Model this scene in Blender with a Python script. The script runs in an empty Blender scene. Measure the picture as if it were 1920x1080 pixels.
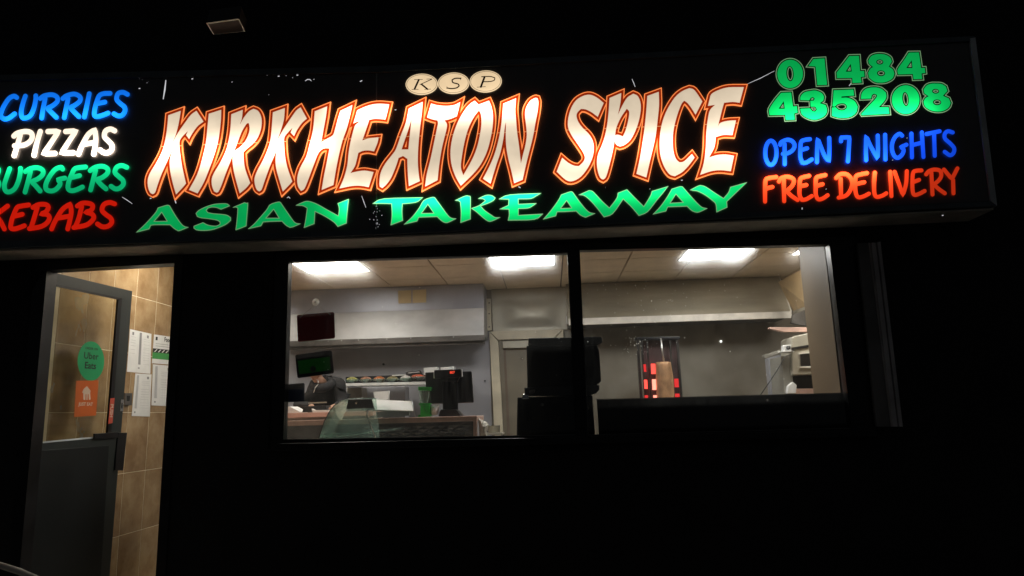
import bpy, bmesh, math, random
from mathutils import Vector, Matrix
from mathutils.geometry import tessellate_polygon
random.seed(7)
sc = bpy.context.scene
COL = sc.collection
PI = math.pi

# ---------------------------------------------------------------- camera
F = 1288.0                                   # focal length in pixels of a 1920 px wide frame
CAM = Vector((0.0, -4.8, 1.11))
_d = Vector((72.0, -234.0, -1289.0)).normalized()          # street-to-shop axis seen by the camera
_u = Vector((-190.0, 7030.0, -1289.0)); _u = (_u - _u.dot(_d) * _d).normalized()
_x = _d.cross(_u).normalized()
ROT = Matrix((_x, _d, _u))                                 # camera space -> world space
cam_data = bpy.data.cameras.new('camera')
cam = bpy.data.objects.new('camera', cam_data); COL.objects.link(cam)
cam_data.sensor_width = 36.0
cam_data.lens = 36.0 * F / 1920.0
cam_data.clip_start = 0.05; cam_data.clip_end = 300
cam.matrix_world = Matrix.Translation(CAM) @ ROT.to_4x4()
sc.camera = cam

# ---------------------------------------------------------------- night sky, exposure
world = bpy.data.worlds.new("World"); sc.world = world; world.use_nodes = True
bg = world.node_tree.nodes['Background']
bg.inputs[0].default_value = (0.90, 0.95, 1.0, 1); bg.inputs[1].default_value = 0.016
sc.view_settings.view_transform = 'Standard'
sc.view_settings.look = 'None'
sc.view_settings.exposure = 0.0
sc.view_settings.gamma = 1.0
sc.view_settings.use_curve_mapping = False
sc.render.engine = 'CYCLES'
sc.cycles.use_denoising = True
sc.cycles.max_bounces = 10
sc.cycles.transparent_max_bounces = 16
sc.cycles.sample_clamp_indirect = 4.0
sc.cycles.caustics_reflective = False
sc.cycles.caustics_refractive = False
LAMP = 16.5                                    # brightness of the ceiling light panels

# ---------------------------------------------------------------- measuring helpers (photo pixel -> point on a real plane)
def ray(px, py):
    return (ROT @ Vector(((px - 960) / F, (540 - py) / F, -1.0)))
def W(px, py, Y):
    r = ray(px, py); t = (Y - CAM.y) / r.y
    return CAM + r * t
def WZ(px, py, Z):
    r = ray(px, py); t = (Z - CAM.z) / r.z
    return CAM + r * t
def WX(px, py, X):
    r = ray(px, py); t = (X - CAM.x) / r.x
    return CAM + r * t

# ---------------------------------------------------------------- materials
def newmat(name):
    m = bpy.data.materials.new(name); m.use_nodes = True
    nt = m.node_tree; nt.nodes.clear()
    out = nt.nodes.new('ShaderNodeOutputMaterial')
    return m, nt, out
def N(nt, t, **kw):
    n = nt.nodes.new(t)
    for k, v in kw.items(): setattr(n, k, v)
    return n
def paint(name, col, rough=0.5, metal=0.0, var=0.15, scale=6.0, bump=0.0, bscale=60.0, stretch=(1, 1, 1), spec=0.5, coat=0.0, dark=None):
    m, nt, out = newmat(name)
    p = N(nt, 'ShaderNodeBsdfPrincipled')
    p.inputs['Roughness'].default_value = rough
    p.inputs['Metallic'].default_value = metal
    p.inputs['Specular IOR Level'].default_value = spec
    p.inputs['Coat Weight'].default_value = coat
    tc = N(nt, 'ShaderNodeTexCoord'); mp = N(nt, 'ShaderNodeMapping')
    mp.inputs['Scale'].default_value = stretch
    nt.links.new(tc.outputs['Object'], mp.inputs['Vector'])
    nz = N(nt, 'ShaderNodeTexNoise'); nz.inputs['Scale'].default_value = scale; nz.inputs['Detail'].default_value = 5
    nt.links.new(mp.outputs[0], nz.inputs['Vector'])
    mx = N(nt, 'ShaderNodeMix', data_type='RGBA')
    d = dark or tuple(c * (1 - var) for c in col)
    b = tuple(min(1, c * (1 + var * 0.6)) for c in col)
    mx.inputs[6].default_value = (*d, 1); mx.inputs[7].default_value = (*b, 1)
    rmp = N(nt, 'ShaderNodeMapRange'); rmp.inputs[1].default_value = 0.35; rmp.inputs[2].default_value = 0.65
    nt.links.new(nz.outputs[0], rmp.inputs[0]); nt.links.new(rmp.outputs[0], mx.inputs[0])
    nt.links.new(mx.outputs[2], p.inputs['Base Color'])
    rr = N(nt, 'ShaderNodeMapRange'); rr.inputs[3].default_value = max(0.02, rough - 0.1); rr.inputs[4].default_value = min(1, rough + 0.12)
    nt.links.new(nz.outputs[0], rr.inputs[0]); nt.links.new(rr.outputs[0], p.inputs['Roughness'])
    if bump:
        nb = N(nt, 'ShaderNodeTexNoise'); nb.inputs['Scale'].default_value = bscale; nb.inputs['Detail'].default_value = 3
        nt.links.new(mp.outputs[0], nb.inputs['Vector'])
        bp = N(nt, 'ShaderNodeBump'); bp.inputs['Strength'].default_value = bump; bp.inputs['Distance'].default_value = 0.01
        nt.links.new(nb.outputs[0], bp.inputs['Height']); nt.links.new(bp.outputs[0], p.inputs['Normal'])
    nt.links.new(p.outputs[0], out.inputs[0])
    return m
def emit(name, col, s):
    m, nt, out = newmat(name)
    e = N(nt, 'ShaderNodeEmission'); e.inputs[0].default_value = (*col, 1); e.inputs[1].default_value = s
    nt.links.new(e.outputs[0], out.inputs[0])
    return m
def glass(name, tint=(1, 1, 1), haze=0.06, gloss=0.05, dirt=0.05, dirtcol=(.8, .8, .75), scale=3.0, haze_rough=0.28, steam_glare=None, streak=9.0):
    m, nt, out = newmat(name)
    tr = N(nt, 'ShaderNodeBsdfTransparent'); tr.inputs[0].default_value = (*tint, 1)
    gl = N(nt, 'ShaderNodeBsdfGlossy'); gl.inputs['Roughness'].default_value = 0.03
    lw = N(nt, 'ShaderNodeLayerWeight'); lw.inputs[0].default_value = 0.25
    mr = N(nt, 'ShaderNodeMapRange'); mr.inputs[3].default_value = gloss; mr.inputs[4].default_value = 0.6
    nt.links.new(lw.outputs['Fresnel'], mr.inputs[0])
    m1 = N(nt, 'ShaderNodeMixShader')
    nt.links.new(mr.outputs[0], m1.inputs[0]); nt.links.new(tr.outputs[0], m1.inputs[1]); nt.links.new(gl.outputs[0], m1.inputs[2])
    rf = N(nt, 'ShaderNodeBsdfRefraction'); rf.inputs['IOR'].default_value = 1.07; rf.inputs['Roughness'].default_value = haze_rough
    rf.inputs[0].default_value = (*tint, 1)
    tc = N(nt, 'ShaderNodeTexCoord')
    mp = N(nt, 'ShaderNodeMapping'); mp.inputs['Scale'].default_value = (1.0, 1.0, 0.55)
    nt.links.new(tc.outputs['Object'], mp.inputs[0])
    nz = N(nt, 'ShaderNodeTexNoise'); nz.inputs['Scale'].default_value = scale; nz.inputs['Detail'].default_value = 4
    nt.links.new(mp.outputs[0], nz.inputs['Vector'])
    r2 = N(nt, 'ShaderNodeMapRange'); r2.inputs[1].default_value = .3; r2.inputs[2].default_value = .75; r2.inputs[3].default_value = haze * .4; r2.inputs[4].default_value = haze * 1.8
    nt.links.new(nz.outputs[0], r2.inputs[0])
    hz_out = r2.outputs[0]
    if steam_glare:        # condensation, thickened near the top to spread glare around the ceiling lamps
        sp_ = N(nt, 'ShaderNodeSeparateXYZ'); nt.links.new(tc.outputs['Object'], sp_.inputs[0])
        ad_ = N(nt, 'ShaderNodeMath', operation='MULTIPLY_ADD'); ad_.inputs[1].default_value = .30; nt.links.new(nz.outputs[0], ad_.inputs[0]); nt.links.new(sp_.outputs[2], ad_.inputs[2])
        sr = N(nt, 'ShaderNodeMapRange'); sr.interpolation_type = 'SMOOTHSTEP'
        for k_, v_ in zip((1, 2, 3, 4), steam_glare): sr.inputs[k_].default_value = v_
        nt.links.new(ad_.outputs[0], sr.inputs[0])
        mm_ = N(nt, 'ShaderNodeMath', operation='MULTIPLY'); nt.links.new(sr.outputs[0], mm_.inputs[0]); nt.links.new(r2.outputs[0], mm_.inputs[1])
        hz_out = mm_.outputs[0]
    m2 = N(nt, 'ShaderNodeMixShader'); nt.links.new(hz_out, m2.inputs[0]); nt.links.new(m1.outputs[0], m2.inputs[1]); nt.links.new(rf.outputs[0], m2.inputs[2])
    tl = N(nt, 'ShaderNodeBsdfTranslucent'); tl.inputs[0].default_value = (*dirtcol, 1)
    mp2 = N(nt, 'ShaderNodeMapping'); mp2.inputs['Scale'].default_value = (streak, 1.0, 0.8)
    nt.links.new(tc.outputs['Object'], mp2.inputs[0])
    n2 = N(nt, 'ShaderNodeTexNoise'); n2.inputs['Scale'].default_value = 7; n2.inputs['Detail'].default_value = 6
    nt.links.new(mp2.outputs[0], n2.inputs['Vector'])
    ml = N(nt, 'ShaderNodeMath', operation='MULTIPLY'); nt.links.new(nz.outputs[0], ml.inputs[0]); nt.links.new(n2.outputs[0], ml.inputs[1])
    r3 = N(nt, 'ShaderNodeMapRange'); r3.inputs[1].default_value = .15; r3.inputs[2].default_value = .42; r3.inputs[3].default_value = dirt * .3; r3.inputs[4].default_value = dirt * 2
    nt.links.new(ml.outputs[0], r3.inputs[0])
    m3 = N(nt, 'ShaderNodeMixShader'); nt.links.new(r3.outputs[0], m3.inputs[0]); nt.links.new(m2.outputs[0], m3.inputs[1]); nt.links.new(tl.outputs[0], m3.inputs[2])
    nt.links.new(m3.outputs[0], out.inputs[0])
    return m

YS = -0.30            # front plane of the sign face
TUBES = [((-60, 302), (235, 293), 2.2, .11), ((300, 288), (600, 279), 2.6, .10), ((640, 216), (1000, 200), 2.6, .085),
         ((655, 380), (1010, 368), 3.0, .095), ((1085, 288), (1380, 262), 1.9, .11), ((1480, 232), (1720, 222), 2.5, .115), ((1440, 320), (1640, 311), 3.3, .13),
         ((1060, 368), (1340, 352), 1.3, .08), ((20, 222), (220, 214), 1.3, .08)]
def tube_group():
    g = bpy.data.node_groups.new('tube_light_behind_face', 'ShaderNodeTree')
    g.interface.new_socket('Value', in_out='OUTPUT', socket_type='NodeSocketFloat')
    go = g.nodes.new('NodeGroupOutput')
    geo = g.nodes.new('ShaderNodeNewGeometry'); sp = g.nodes.new('ShaderNodeSeparateXYZ')
    g.links.new(geo.outputs['Position'], sp.inputs[0])
    def m(op, a, b=None, c=None):
        n = g.nodes.new('ShaderNodeMath'); n.operation = op
        for i, v in enumerate((a, b, c)):
            if v is None: continue
            if isinstance(v, (int, float)): n.inputs[i].default_value = v
            else: g.links.new(v, n.inputs[i])
        return n.outputs[0]
    tot = None
    for (a, b, s, r) in TUBES:
        A = W(*a, YS); B = W(*b, YS)
        cx, cz, hl = (A.x + B.x) / 2, (A.z + B.z) / 2, abs(B.x - A.x) / 2
        dx = m('MAXIMUM', m('SUBTRACT', m('ABSOLUTE', m('SUBTRACT', sp.outputs[0], cx)), hl), 0.0)
        dz = m('SUBTRACT', sp.outputs[2], cz)
        q = m('ADD', m('MULTIPLY', dx, dx), m('MULTIPLY', dz, dz))
        v = m('DIVIDE', s, m('POWER', m('ADD', m('DIVIDE', q, r * r), 1.0), 1.5))
        tot = v if tot is None else m('ADD', tot, v)
    tot = m('ADD', tot, 0.62)
    g.links.new(tot, go.inputs[0])
    return g
TG = tube_group()
SEAM_A = W(300, 276, YS); SEAM_B = W(1384, 232, YS)
def backlit(name, col, gain=1.0, gamma=1.0, seam=False):
    """translucent vinyl in front of the fluorescent tubes of the light box"""
    m, nt, out = newmat(name)
    g = N(nt, 'ShaderNodeGroup'); g.node_tree = TG
    e = N(nt, 'ShaderNodeEmission'); e.inputs[0].default_value = (*col, 1)
    pw = N(nt, 'ShaderNodeMath', operation='POWER'); pw.inputs[1].default_value = gamma
    nt.links.new(g.outputs[0], pw.inputs[0])
    ml = N(nt, 'ShaderNodeMath', operation='MULTIPLY'); ml.inputs[1].default_value = gain
    nt.links.new(pw.outputs[0], ml.inputs[0])
    geo = N(nt, 'ShaderNodeNewGeometry')
    nz = N(nt, 'ShaderNodeTexNoise'); nz.inputs['Scale'].default_value = 9; nz.inputs['Detail'].default_value = 4
    nt.links.new(geo.outputs['Position'], nz.inputs['Vector'])
    mr = N(nt, 'ShaderNodeMapRange'); mr.inputs[1].default_value = .3; mr.inputs[2].default_value = .7; mr.inputs[3].default_value = .93; mr.inputs[4].default_value = 1.07
    nt.links.new(nz.outputs[0], mr.inputs[0])
    m2 = N(nt, 'ShaderNodeMath', operation='MULTIPLY'); nt.links.new(ml.outputs[0], m2.inputs[0]); nt.links.new(mr.outputs[0], m2.inputs[1])
    last = m2.outputs[0]
    if seam:      # thin gap between the two lengths of vinyl
        sp = N(nt, 'ShaderNodeSeparateXYZ'); nt.links.new(geo.outputs['Position'], sp.inputs[0])
        k = (SEAM_B.z - SEAM_A.z) / (SEAM_B.x - SEAM_A.x)
        a = N(nt, 'ShaderNodeMath', operation='MULTIPLY_ADD'); a.inputs[1].default_value = -k; a.inputs[2].default_value = -(SEAM_A.z - k * SEAM_A.x)
        nt.links.new(sp.outputs[0], a.inputs[0])
        b = N(nt, 'ShaderNodeMath', operation='ADD'); nt.links.new(a.outputs[0], b.inputs[0]); nt.links.new(sp.outputs[2], b.inputs[1])
        c = N(nt, 'ShaderNodeMath', operation='ABSOLUTE'); nt.links.new(b.outputs[0], c.inputs[0])
        d = N(nt, 'ShaderNodeMath', operation='LESS_THAN'); nt.links.new(c.outputs[0], d.inputs[0]); d.inputs[1].default_value = .0022
        mxc = N(nt, 'ShaderNodeMix', data_type='RGBA'); mxc.inputs[6].default_value = (*col, 1); mxc.inputs[7].default_value = (.95, .45, .16, 1)
        nt.links.new(d.outputs[0], mxc.inputs[0]); nt.links.new(mxc.outputs[2], e.inputs[0])
    nt.links.new(last, e.inputs[1])
    nt.links.new(e.outputs[0], out.inputs[0])
    return m

M = {}
M['wall_out'] = paint('dark_render', (.022, .021, .022), .85, var=.3, scale=3, bump=.4, bscale=40)
M['acrylic'] = paint('black_acrylic', (.12, .12, .125), .35, var=.1)
M['seam'] = paint('sign_joint', (.5, .5, .5), .4)
M['alu_dark'] = paint('dark_aluminium', (.10, .13, .15), .4, metal=.0, var=.25)
M['alu_grey'] = paint('grey_aluminium', (.75, .80, .82), .45, metal=.0, var=.25, scale=4)
M['alu_rail'] = paint('rail_aluminium', (.62, .60, .60), .5, var=.3, scale=3)
M['guide'] = paint('guide_grey', (.22, .215, .21), .5, var=.4, scale=2)
M['frame'] = paint('black_window_frame', (.012, .012, .013), .35, var=.3)
M['frame_highlight'] = paint('window_frame_highlight', (.20, .20, .19), .4, var=.2)  # paler than the frame, paints the highlights along its edges
M['cream'] = paint('cream_board', (.82, .77, .68), .55, var=.2, scale=5)
M['pave'] = paint('concrete_paving', (.48, .46, .43), .85, var=.25, bump=.3)  # lightened so that bounced light brightens the underside of the sign
M['road'] = paint('asphalt', (.05, .05, .05), .9, var=.3, bump=.5, bscale=150)
M['steel'] = paint('brushed_stainless', (.47, .47, .475), .50, metal=.6, var=.32, scale=1.6, stretch=(1, 1, 1.6), bump=.35, bscale=2.2)
M['steel_blue'] = paint('blue_film_stainless', (.33, .34, .39), .42, metal=.55, var=.22, scale=2.2, bump=.06, bscale=4)
M['steel_warm'] = paint('greasy_stainless', (.43, .40, .33), .42, metal=.45, var=.26, scale=2, stretch=(.6, 1, 1.4), bump=.08, bscale=4)
M['steel_dark'] = paint('dark_steel', (.16, .15, .14), .45, metal=.6, var=.3)
M['backwall'] = paint('washable_wall_cladding', (.36, .36, .39), .35, var=.12, scale=2)
M['hood_grease'] = paint('greasy_hood_steel', (.50, .46, .36), .38, metal=.5, var=.3, scale=1.8, stretch=(.5, 1, 2.0), bump=.1, bscale=5)
M['backwall_warm'] = paint('stained_wall_cladding', (.25, .232, .19), .4, var=.25, scale=2.2, dark=(.19, .165, .125))
M['cream_door'] = paint('cream_door_frame', (.62, .56, .43), .45, var=.14, scale=5)
M['door_leaf'] = paint('brown_grey_door', (.20, .175, .13), .45, var=.2, scale=3)
M['ceil'] = paint('ceiling_tile', (.88, .74, .55), .9, var=.06, scale=8, bump=.3, bscale=90)
M['ceilgrid'] = paint('ceiling_grid', (.16, .12, .09), .6)
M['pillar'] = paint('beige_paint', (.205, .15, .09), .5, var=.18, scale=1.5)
M['appliance'] = paint('aged_cream_enamel', (.46, .43, .35), .35, var=.15)
M['edge_pale'] = paint('polished_glass_edge', (.55, .68, .62), .3)
M['sidegrey'] = paint('pale_grey_cupboard', (.30, .29, .25), .5, var=.12)
M['tan'] = paint('tan_hood_side', (.50, .35, .18), .45, metal=.2, var=.2)
M['floor'] = paint('floor_vinyl', (.64, .58, .48), .5, var=.3)  # lightened so that the floor bounces more light to the ceiling
M['inner'] = paint('inner_wall_paint', (.74, .68, .58), .7, var=.1)
M['pink'] = paint('pink_laminate_edge', (.62, .41, .34), .4, var=.12, scale=12)
M['quilt'] = paint('dark_quilted_panel', (.12, .115, .115), .3, metal=.3, var=.3, scale=10)
M['black'] = paint('black_plastic', (.012, .012, .013), .35, var=.3)
M['black_soft'] = paint('black_case', (.004, .004, .005), .6, var=.3, spec=.15)
M['screen'] = paint('dark_screen', (.02, .018, .018), .15)
M['white'] = paint('white_plastic', (.72, .72, .70), .4, var=.06)
M['paper'] = paint('paper', (.80, .80, .78), .8, var=.04, scale=15)
M['ink'] = paint('grey_ink', (.30, .30, .30), .8)
M['ink_light'] = paint('light_grey_ink', (.55, .55, .55), .8)
M['ink_black'] = paint('black_ink', (.02, .02, .02), .6)
M['ink_green'] = paint('green_ink', (.06, .32, .08), .6, var=.1)
M['green'] = paint('green_plastic', (.035, .50, .07), .35, var=.1)
M['st_green'] = paint('green_sticker', (.02, .36, .13), .4, var=.05)
M['st_orange'] = paint('orange_sticker', (.62, .13, .02), .45, var=.08)
M['st_red'] = paint('red_sticker', (.62, .10, .06), .45, var=.08)
M['maroon'] = paint('maroon_card', (.045, .004, .006), .4, var=.15)
M['navy'] = paint('navy_card', (.006, .010, .022), .4, var=.15)
def card(name, col):
    m, nt, out = newmat(name)
    t = N(nt, 'ShaderNodeBsdfTranslucent'); t.inputs[0].default_value = (*col, 1)
    g_ = N(nt, 'ShaderNodeBsdfGlossy'); g_.inputs['Roughness'].default_value = .3; g_.inputs[0].default_value = (.3, .3, .3, 1)
    mx = N(nt, 'ShaderNodeMixShader'); mx.inputs[0].default_value = .05
    nt.links.new(t.outputs[0], mx.inputs[1]); nt.links.new(g_.outputs[0], mx.inputs[2]); nt.links.new(mx.outputs[0], out.inputs[0])
    return m
M['maroon'] = card('maroon_card_stock', (.085, .004, .007))
M['navy'] = card('navy_card_stock', (.008, .02, .05))
M['darkgreen'] = card('green_card_stock', (.010, .115, .012))
M['darkgreen_ink'] = paint('dark_green_card', (.006, .035, .008), .45, var=.3, scale=10)
M['cloth'] = paint('charcoal_cloth', (.02, .0195, .021), .9, var=.3, scale=8, bump=.8, bscale=14)
M['skin'] = paint('skin', (.42, .24, .16), .5, var=.08)
M['hair'] = paint('black_hair', (.012, .01, .009), .6, bump=.6, bscale=80)
M['doorgrey'] = paint('grey_green_door', (.036, .043, .041), .42, var=.15, scale=3)
M['doorpanel'] = paint('dark_door_panel', (.009, .0115, .012), .5, var=.2, scale=2)
M['yellow'] = paint('yellowed_paper', (.55, .44, .25), .8, var=.1)
M['brown_print'] = paint('brown_print', (.25, .05, .02), .6)
M['rod'] = paint('steel_rod', (.6, .6, .58), .3, metal=.8)
M['bag'] = paint('paper_bag', (.62, .58, .50), .8, var=.1, bump=.8, bscale=25)
M['chrome'] = paint('chrome', (.8, .8, .8), .12, metal=1.0, var=.05)
M['soot'] = paint('sooty_steel', (.06, .055, .05), .35, metal=.4, var=.4)
M['heat_plate'] = paint('glow_catching_plate', (.10, .06, .06), .4, var=.4)  # lightened, with a red cast, to take up the glow of the burners
M['meat'] = paint('doner_meat', (.42, .23, .11), .5, var=.4, scale=14, bump=.5, bscale=50, stretch=(1, 1, .6))
M['red_hot'] = emit('glowing_burner', (1.0, .07, .05), 2.2)
M['pink_hot'] = emit('hottest_burner', (1.0, .25, .17), 2.6)
M['red_dim'] = emit('dull_burner', (.75, .03, .03), 1.1)
M['led'] = emit('red_led_digits', (1.0, .07, .03), 1.3)
M['lamp_warm'] = emit('lit_ceiling_panel_warm', (1, .955, .85), LAMP)
M['lamp_cool'] = emit('lit_ceiling_panel', (.98, .98, .95), LAMP)
M['pane'] = glass('window_glass', haze=.15, dirt=.016, scale=2.2, haze_rough=.72, steam_glare=(.95, 1.42, .07, 1.0))
M['door_pane'] = glass('door_glass', tint=(.90, .91, .84), haze=.12, dirt=.08, scale=4, haze_rough=.4)
M['case_glass'] = glass('green_case_glass', tint=(.84, .93, .88), haze=.04, dirt=.13, dirtcol=(.74, .90, .82), scale=4, gloss=.06, streak=.8)
M['speck'] = paint('dried_spot', (.9, .9, .85), .8)

def tile_mat():
    m, nt, out = newmat('brown_wall_tile')
    p = N(nt, 'ShaderNodeBsdfPrincipled'); p.inputs['Roughness'].default_value = .22
    geo = N(nt, 'ShaderNodeNewGeometry'); oi = N(nt, 'ShaderNodeObjectInfo')
    va = N(nt, 'ShaderNodeVectorMath', operation='SCALE'); va.inputs[3].default_value = 40
    cb = N(nt, 'ShaderNodeCombineXYZ')
    for i in range(3): nt.links.new(oi.outputs['Random'], cb.inputs[i])
    nt.links.new(cb.outputs[0], va.inputs[0])
    ad = N(nt, 'ShaderNodeVectorMath', operation='ADD'); nt.links.new(geo.outputs['Position'], ad.inputs[0]); nt.links.new(va.outputs[0], ad.inputs[1])
    nz = N(nt, 'ShaderNodeTexNoise'); nz.inputs['Scale'].default_value = 3.6; nz.inputs['Detail'].default_value = 5; nz.inputs['Roughness'].default_value = .6
    nt.links.new(ad.outputs[0], nz.inputs['Vector'])
    cr = N(nt, 'ShaderNodeValToRGB')
    cr.color_ramp.elements[0].position = .33; cr.color_ramp.elements[0].color = (.27, .165, .08, 1)
    cr.color_ramp.elements[1].position = .68; cr.color_ramp.elements[1].color = (.47, .335, .185, 1)
    e = cr.color_ramp.elements.new(.5); e.color = (.37, .245, .125, 1)
    nt.links.new(nz.outputs[0], cr.inputs[0]); nt.links.new(cr.outputs[0], p.inputs['Base Color'])
    nt.links.new(p.outputs[0], out.inputs[0])
    return m
M['tile'] = tile_mat()
M['grout'] = paint('tile_grout', (.85, .72, .50), .8)

# ---------------------------------------------------------------- object helpers
def link(o, parent=None):
    COL.objects.link(o)
    if parent is not None: o.parent = parent
    return o
def tag(o, label=None, cat=None, group=None, kind=None):
    if label: o['label'] = label
    if cat: o['category'] = cat
    if group: o['group'] = group
    if kind: o['kind'] = kind
    return o
def thing(name, label, cat, loc=(0, 0, 0), group=None):
    o = bpy.data.objects.new(name, None); o.empty_display_size = .1; o.location = loc
    link(o); return tag(o, label, cat, group)
def wloc(o):
    v = Vector(o.location)
    while o.parent: o = o.parent; v += o.location
    return v
def mesh(name, verts, faces, mat, parent=None, smooth=False):
    off = wloc(parent) if parent is not None else Vector((0, 0, 0))
    me = bpy.data.meshes.new(name)
    me.from_pydata([tuple(Vector(v) - off) for v in verts], [], faces)
    me.materials.append(M[mat] if isinstance(mat, str) else mat)
    bm = bmesh.new(); bm.from_mesh(me); bmesh.ops.recalc_face_normals(bm, faces=bm.faces); bm.to_mesh(me); bm.free()
    if smooth: me.polygons.foreach_set('use_smooth', [True] * len(me.polygons))
    o = bpy.data.objects.new(name, me)
    return link(o, parent)
def bevel(o, w=.004, seg=2):
    md = o.modifiers.new('bevel', 'BEVEL'); md.width = w; md.segments = seg; md.limit_method = 'ANGLE'; md.angle_limit = .6
    return o
BOXF = [(0, 1, 3, 2), (4, 6, 7, 5), (0, 4, 5, 1), (2, 3, 7, 6), (0, 2, 6, 4), (1, 5, 7, 3)]
def box(name, x0, x1, y0, y1, z0, z1, mat, parent=None, bv=0):
    vs = [(x, y, z) for x in (x0, x1) for y in (y0, y1) for z in (z0, z1)]
    o = mesh(name, vs, BOXF, mat, parent)
    return bevel(o, bv) if bv else o
def solid(name, front, back, mat, parent=None, bv=0, holes=()):
    """front/back: matching lists of world points (outline), optional holes = [(front, back), ...]"""
    n = len(front); loops = [front] + [h[0] for h in holes]; bl = [back] + [h[1] for h in holes]
    vs, faces, idx = [], [], []
    for l in loops: idx.append(list(range(len(vs), len(vs) + len(l)))); vs += list(l)
    nf = len(vs); vs += [v for l in bl for v in l]
    if holes or n > 4:
        tris = tessellate_polygon([[Vector(v) for v in l] for l in loops])
    else: tris = [tuple(range(n))]
    for t in tris:
        faces.append(tuple(t)); faces.append(tuple(i + nf for i in reversed(t)))
    for l in idx:
        for i in range(len(l)):
            a, b = l[i], l[(i + 1) % len(l)]
            faces.append((a, b, b + nf, a + nf))
    o = mesh(name, vs, faces, mat, parent)
    return bevel(o, bv) if bv else o
def prism(name, pix, y0, y1, mat, parent=None, bv=0, holes=()):
    f = lambda pp: ([W(p[0], p[1], y0) for p in pp], [Vector((W(p[0], p[1], y0).x, y1, W(p[0], p[1], y0).z)) for p in pp])
    a, b = f(pix)
    return solid(name, a, b, mat, parent, bv, [f(h) for h in holes])
def rect(x0, y0, x1, y1): return [(x0, y0), (x1, y0), (x1, y1), (x0, y1)]
def tube(name, pts, r, mat, parent=None, seg=8, closed=False):
    pts = [Vector(p) for p in pts]; vs, fs = [], []
    n = len(pts)
    rr = r if isinstance(r, (list, tuple)) else [r] * n
    for i, p in enumerate(pts):
        t = (pts[min(i + 1, n - 1)] - pts[max(i - 1, 0)]).normalized()
        a = t.cross(Vector((0.13, 0.21, 1)) if abs(t.z) < .9 else Vector((1, 0.1, 0))).normalized(); b = t.cross(a)
        for k in range(seg):
            w = 2 * PI * k / seg; vs.append(p + (a * math.cos(w) + b * math.sin(w)) * rr[i])
    for i in range(n - 1):
        for k in range(seg):
            fs.append((i * seg + k, i * seg + (k + 1) % seg, (i + 1) * seg + (k + 1) % seg, (i + 1) * seg + k))
    fs.append(tuple(range(seg))); fs.append(tuple((n - 1) * seg + k for k in range(seg)))
    return mesh(name, vs, fs, mat, parent, smooth=True)
def lathe(name, c, prof, mat, parent=None, seg=24, axis='z', smooth=True):
    vs, fs = [], []
    for (r, h) in prof:
        for k in range(seg):
            w = 2 * PI * k / seg; a, b = r * math.cos(w), r * math.sin(w)
            vs.append(Vector(c) + (Vector((a, b, h)) if axis == 'z' else Vector((a, h, b))))
    for i in range(len(prof) - 1):
        for k in range(seg):
            fs.append((i * seg + k, i * seg + (k + 1) % seg, (i + 1) * seg + (k + 1) % seg, (i + 1) * seg + k))
    fs.append(tuple(range(seg))); fs.append(tuple((len(prof) - 1) * seg + k for k in range(seg)))
    return mesh(name, vs, fs, mat, parent, smooth)
def text_mesh(name, s, org, ux, uz, mat, parent=None, bold=0.0, shear=0.0, align='CENTER', lift=0.0):
    """the built-in face, laid on the plane org + x*ux + y*uz"""
    cu = bpy.data.curves.new(name, 'FONT'); cu.body = s; cu.size = 1.0; cu.align_x = align; cu.align_y = 'CENTER'; cu.offset = bold; cu.shear = shear
    cu.resolution_u = 3
    tmp = bpy.data.objects.new('tmp', cu); COL.objects.link(tmp)
    bpy.context.view_layer.update()
    me = bpy.data.meshes.new_from_object(tmp)
    bpy.data.objects.remove(tmp)
    nrm = Vector(ux).cross(Vector(uz)).normalized() * lift
    vs = [Vector(org) + Vector(ux) * v.co.x + Vector(uz) * v.co.y + nrm for v in me.vertices]
    fs = [tuple(p.vertices) for p in me.polygons]
    bpy.data.meshes.remove(me)
    return mesh(name, vs, fs, mat, parent)

# ---------------------------------------------------------------- setting: ground, walls, ceiling
FLOOR = -.27; CEIL = 2.47; XL = -3.86; XR = 3.25; YB = 2.70
g = box('pavement', -9, 9, -2.2, -.001, FLOOR - .46, FLOOR - .22, 'pave'); tag(g, 'concrete pavement before the shop, lightened to bounce light upwards', kind='structure', cat='pavement')
g = mesh('road', [(-60, -60, FLOOR - .34), (60, -60, FLOOR - .34), (60, 60, FLOOR - .34), (-60, 60, FLOOR - .34)], [(0, 1, 2, 3)], 'road'); tag(g, 'dark asphalt road in front of the shop', kind='structure', cat='road')

DO = [(86, 507), (327, 494), (290, 1110), (32, 1118)]                     # door opening
WO = [(513, 470), (1606, 442), (1648, 818), (503, 846)]                   # window opening (at Y = 0)
wo_out = [(-900, -500), (2900, -560), (3000, 1500), (-1000, 1560)]
ow = prism('outer_wall', wo_out, 0.0, .10, 'wall_out', holes=[DO, WO]); tag(ow, 'black rendered shop front wall around door and window', kind='structure', cat='wall')
il = prism('inner_wall', [(40, 380), (1900, 330), (1940, 1150), (-30, 1180)], .104, .12, 'inner', holes=[[(70, 500), (345, 486), (310, 1125), (18, 1130)], [(500, 462), (1620, 430), (1665, 832), (490, 860)]])
tag(il, 'painted inner face of the shop front wall', kind='structure', cat='wall')
XB = -2.94
g = box('floor', XB, XR, .12, YB, FLOOR - .05, FLOOR, 'floor'); tag(g, 'pale vinyl floor inside the takeaway, lightened to bounce light', kind='structure', cat='floor')
g = box('lobby_floor', XL, XB - .001, .12, YB, FLOOR - .25, FLOOR - .20, 'floor'); tag(g, 'lower floor of the entrance lobby', kind='structure', cat='floor')
LC = 2.80
g = box('lobby_ceiling', XL - .1, XB - .001, .1, YB + .1, LC, LC + .06, 'inner'); tag(g, 'plain ceiling of the entrance lobby', kind='structure', cat='ceiling')
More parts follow.
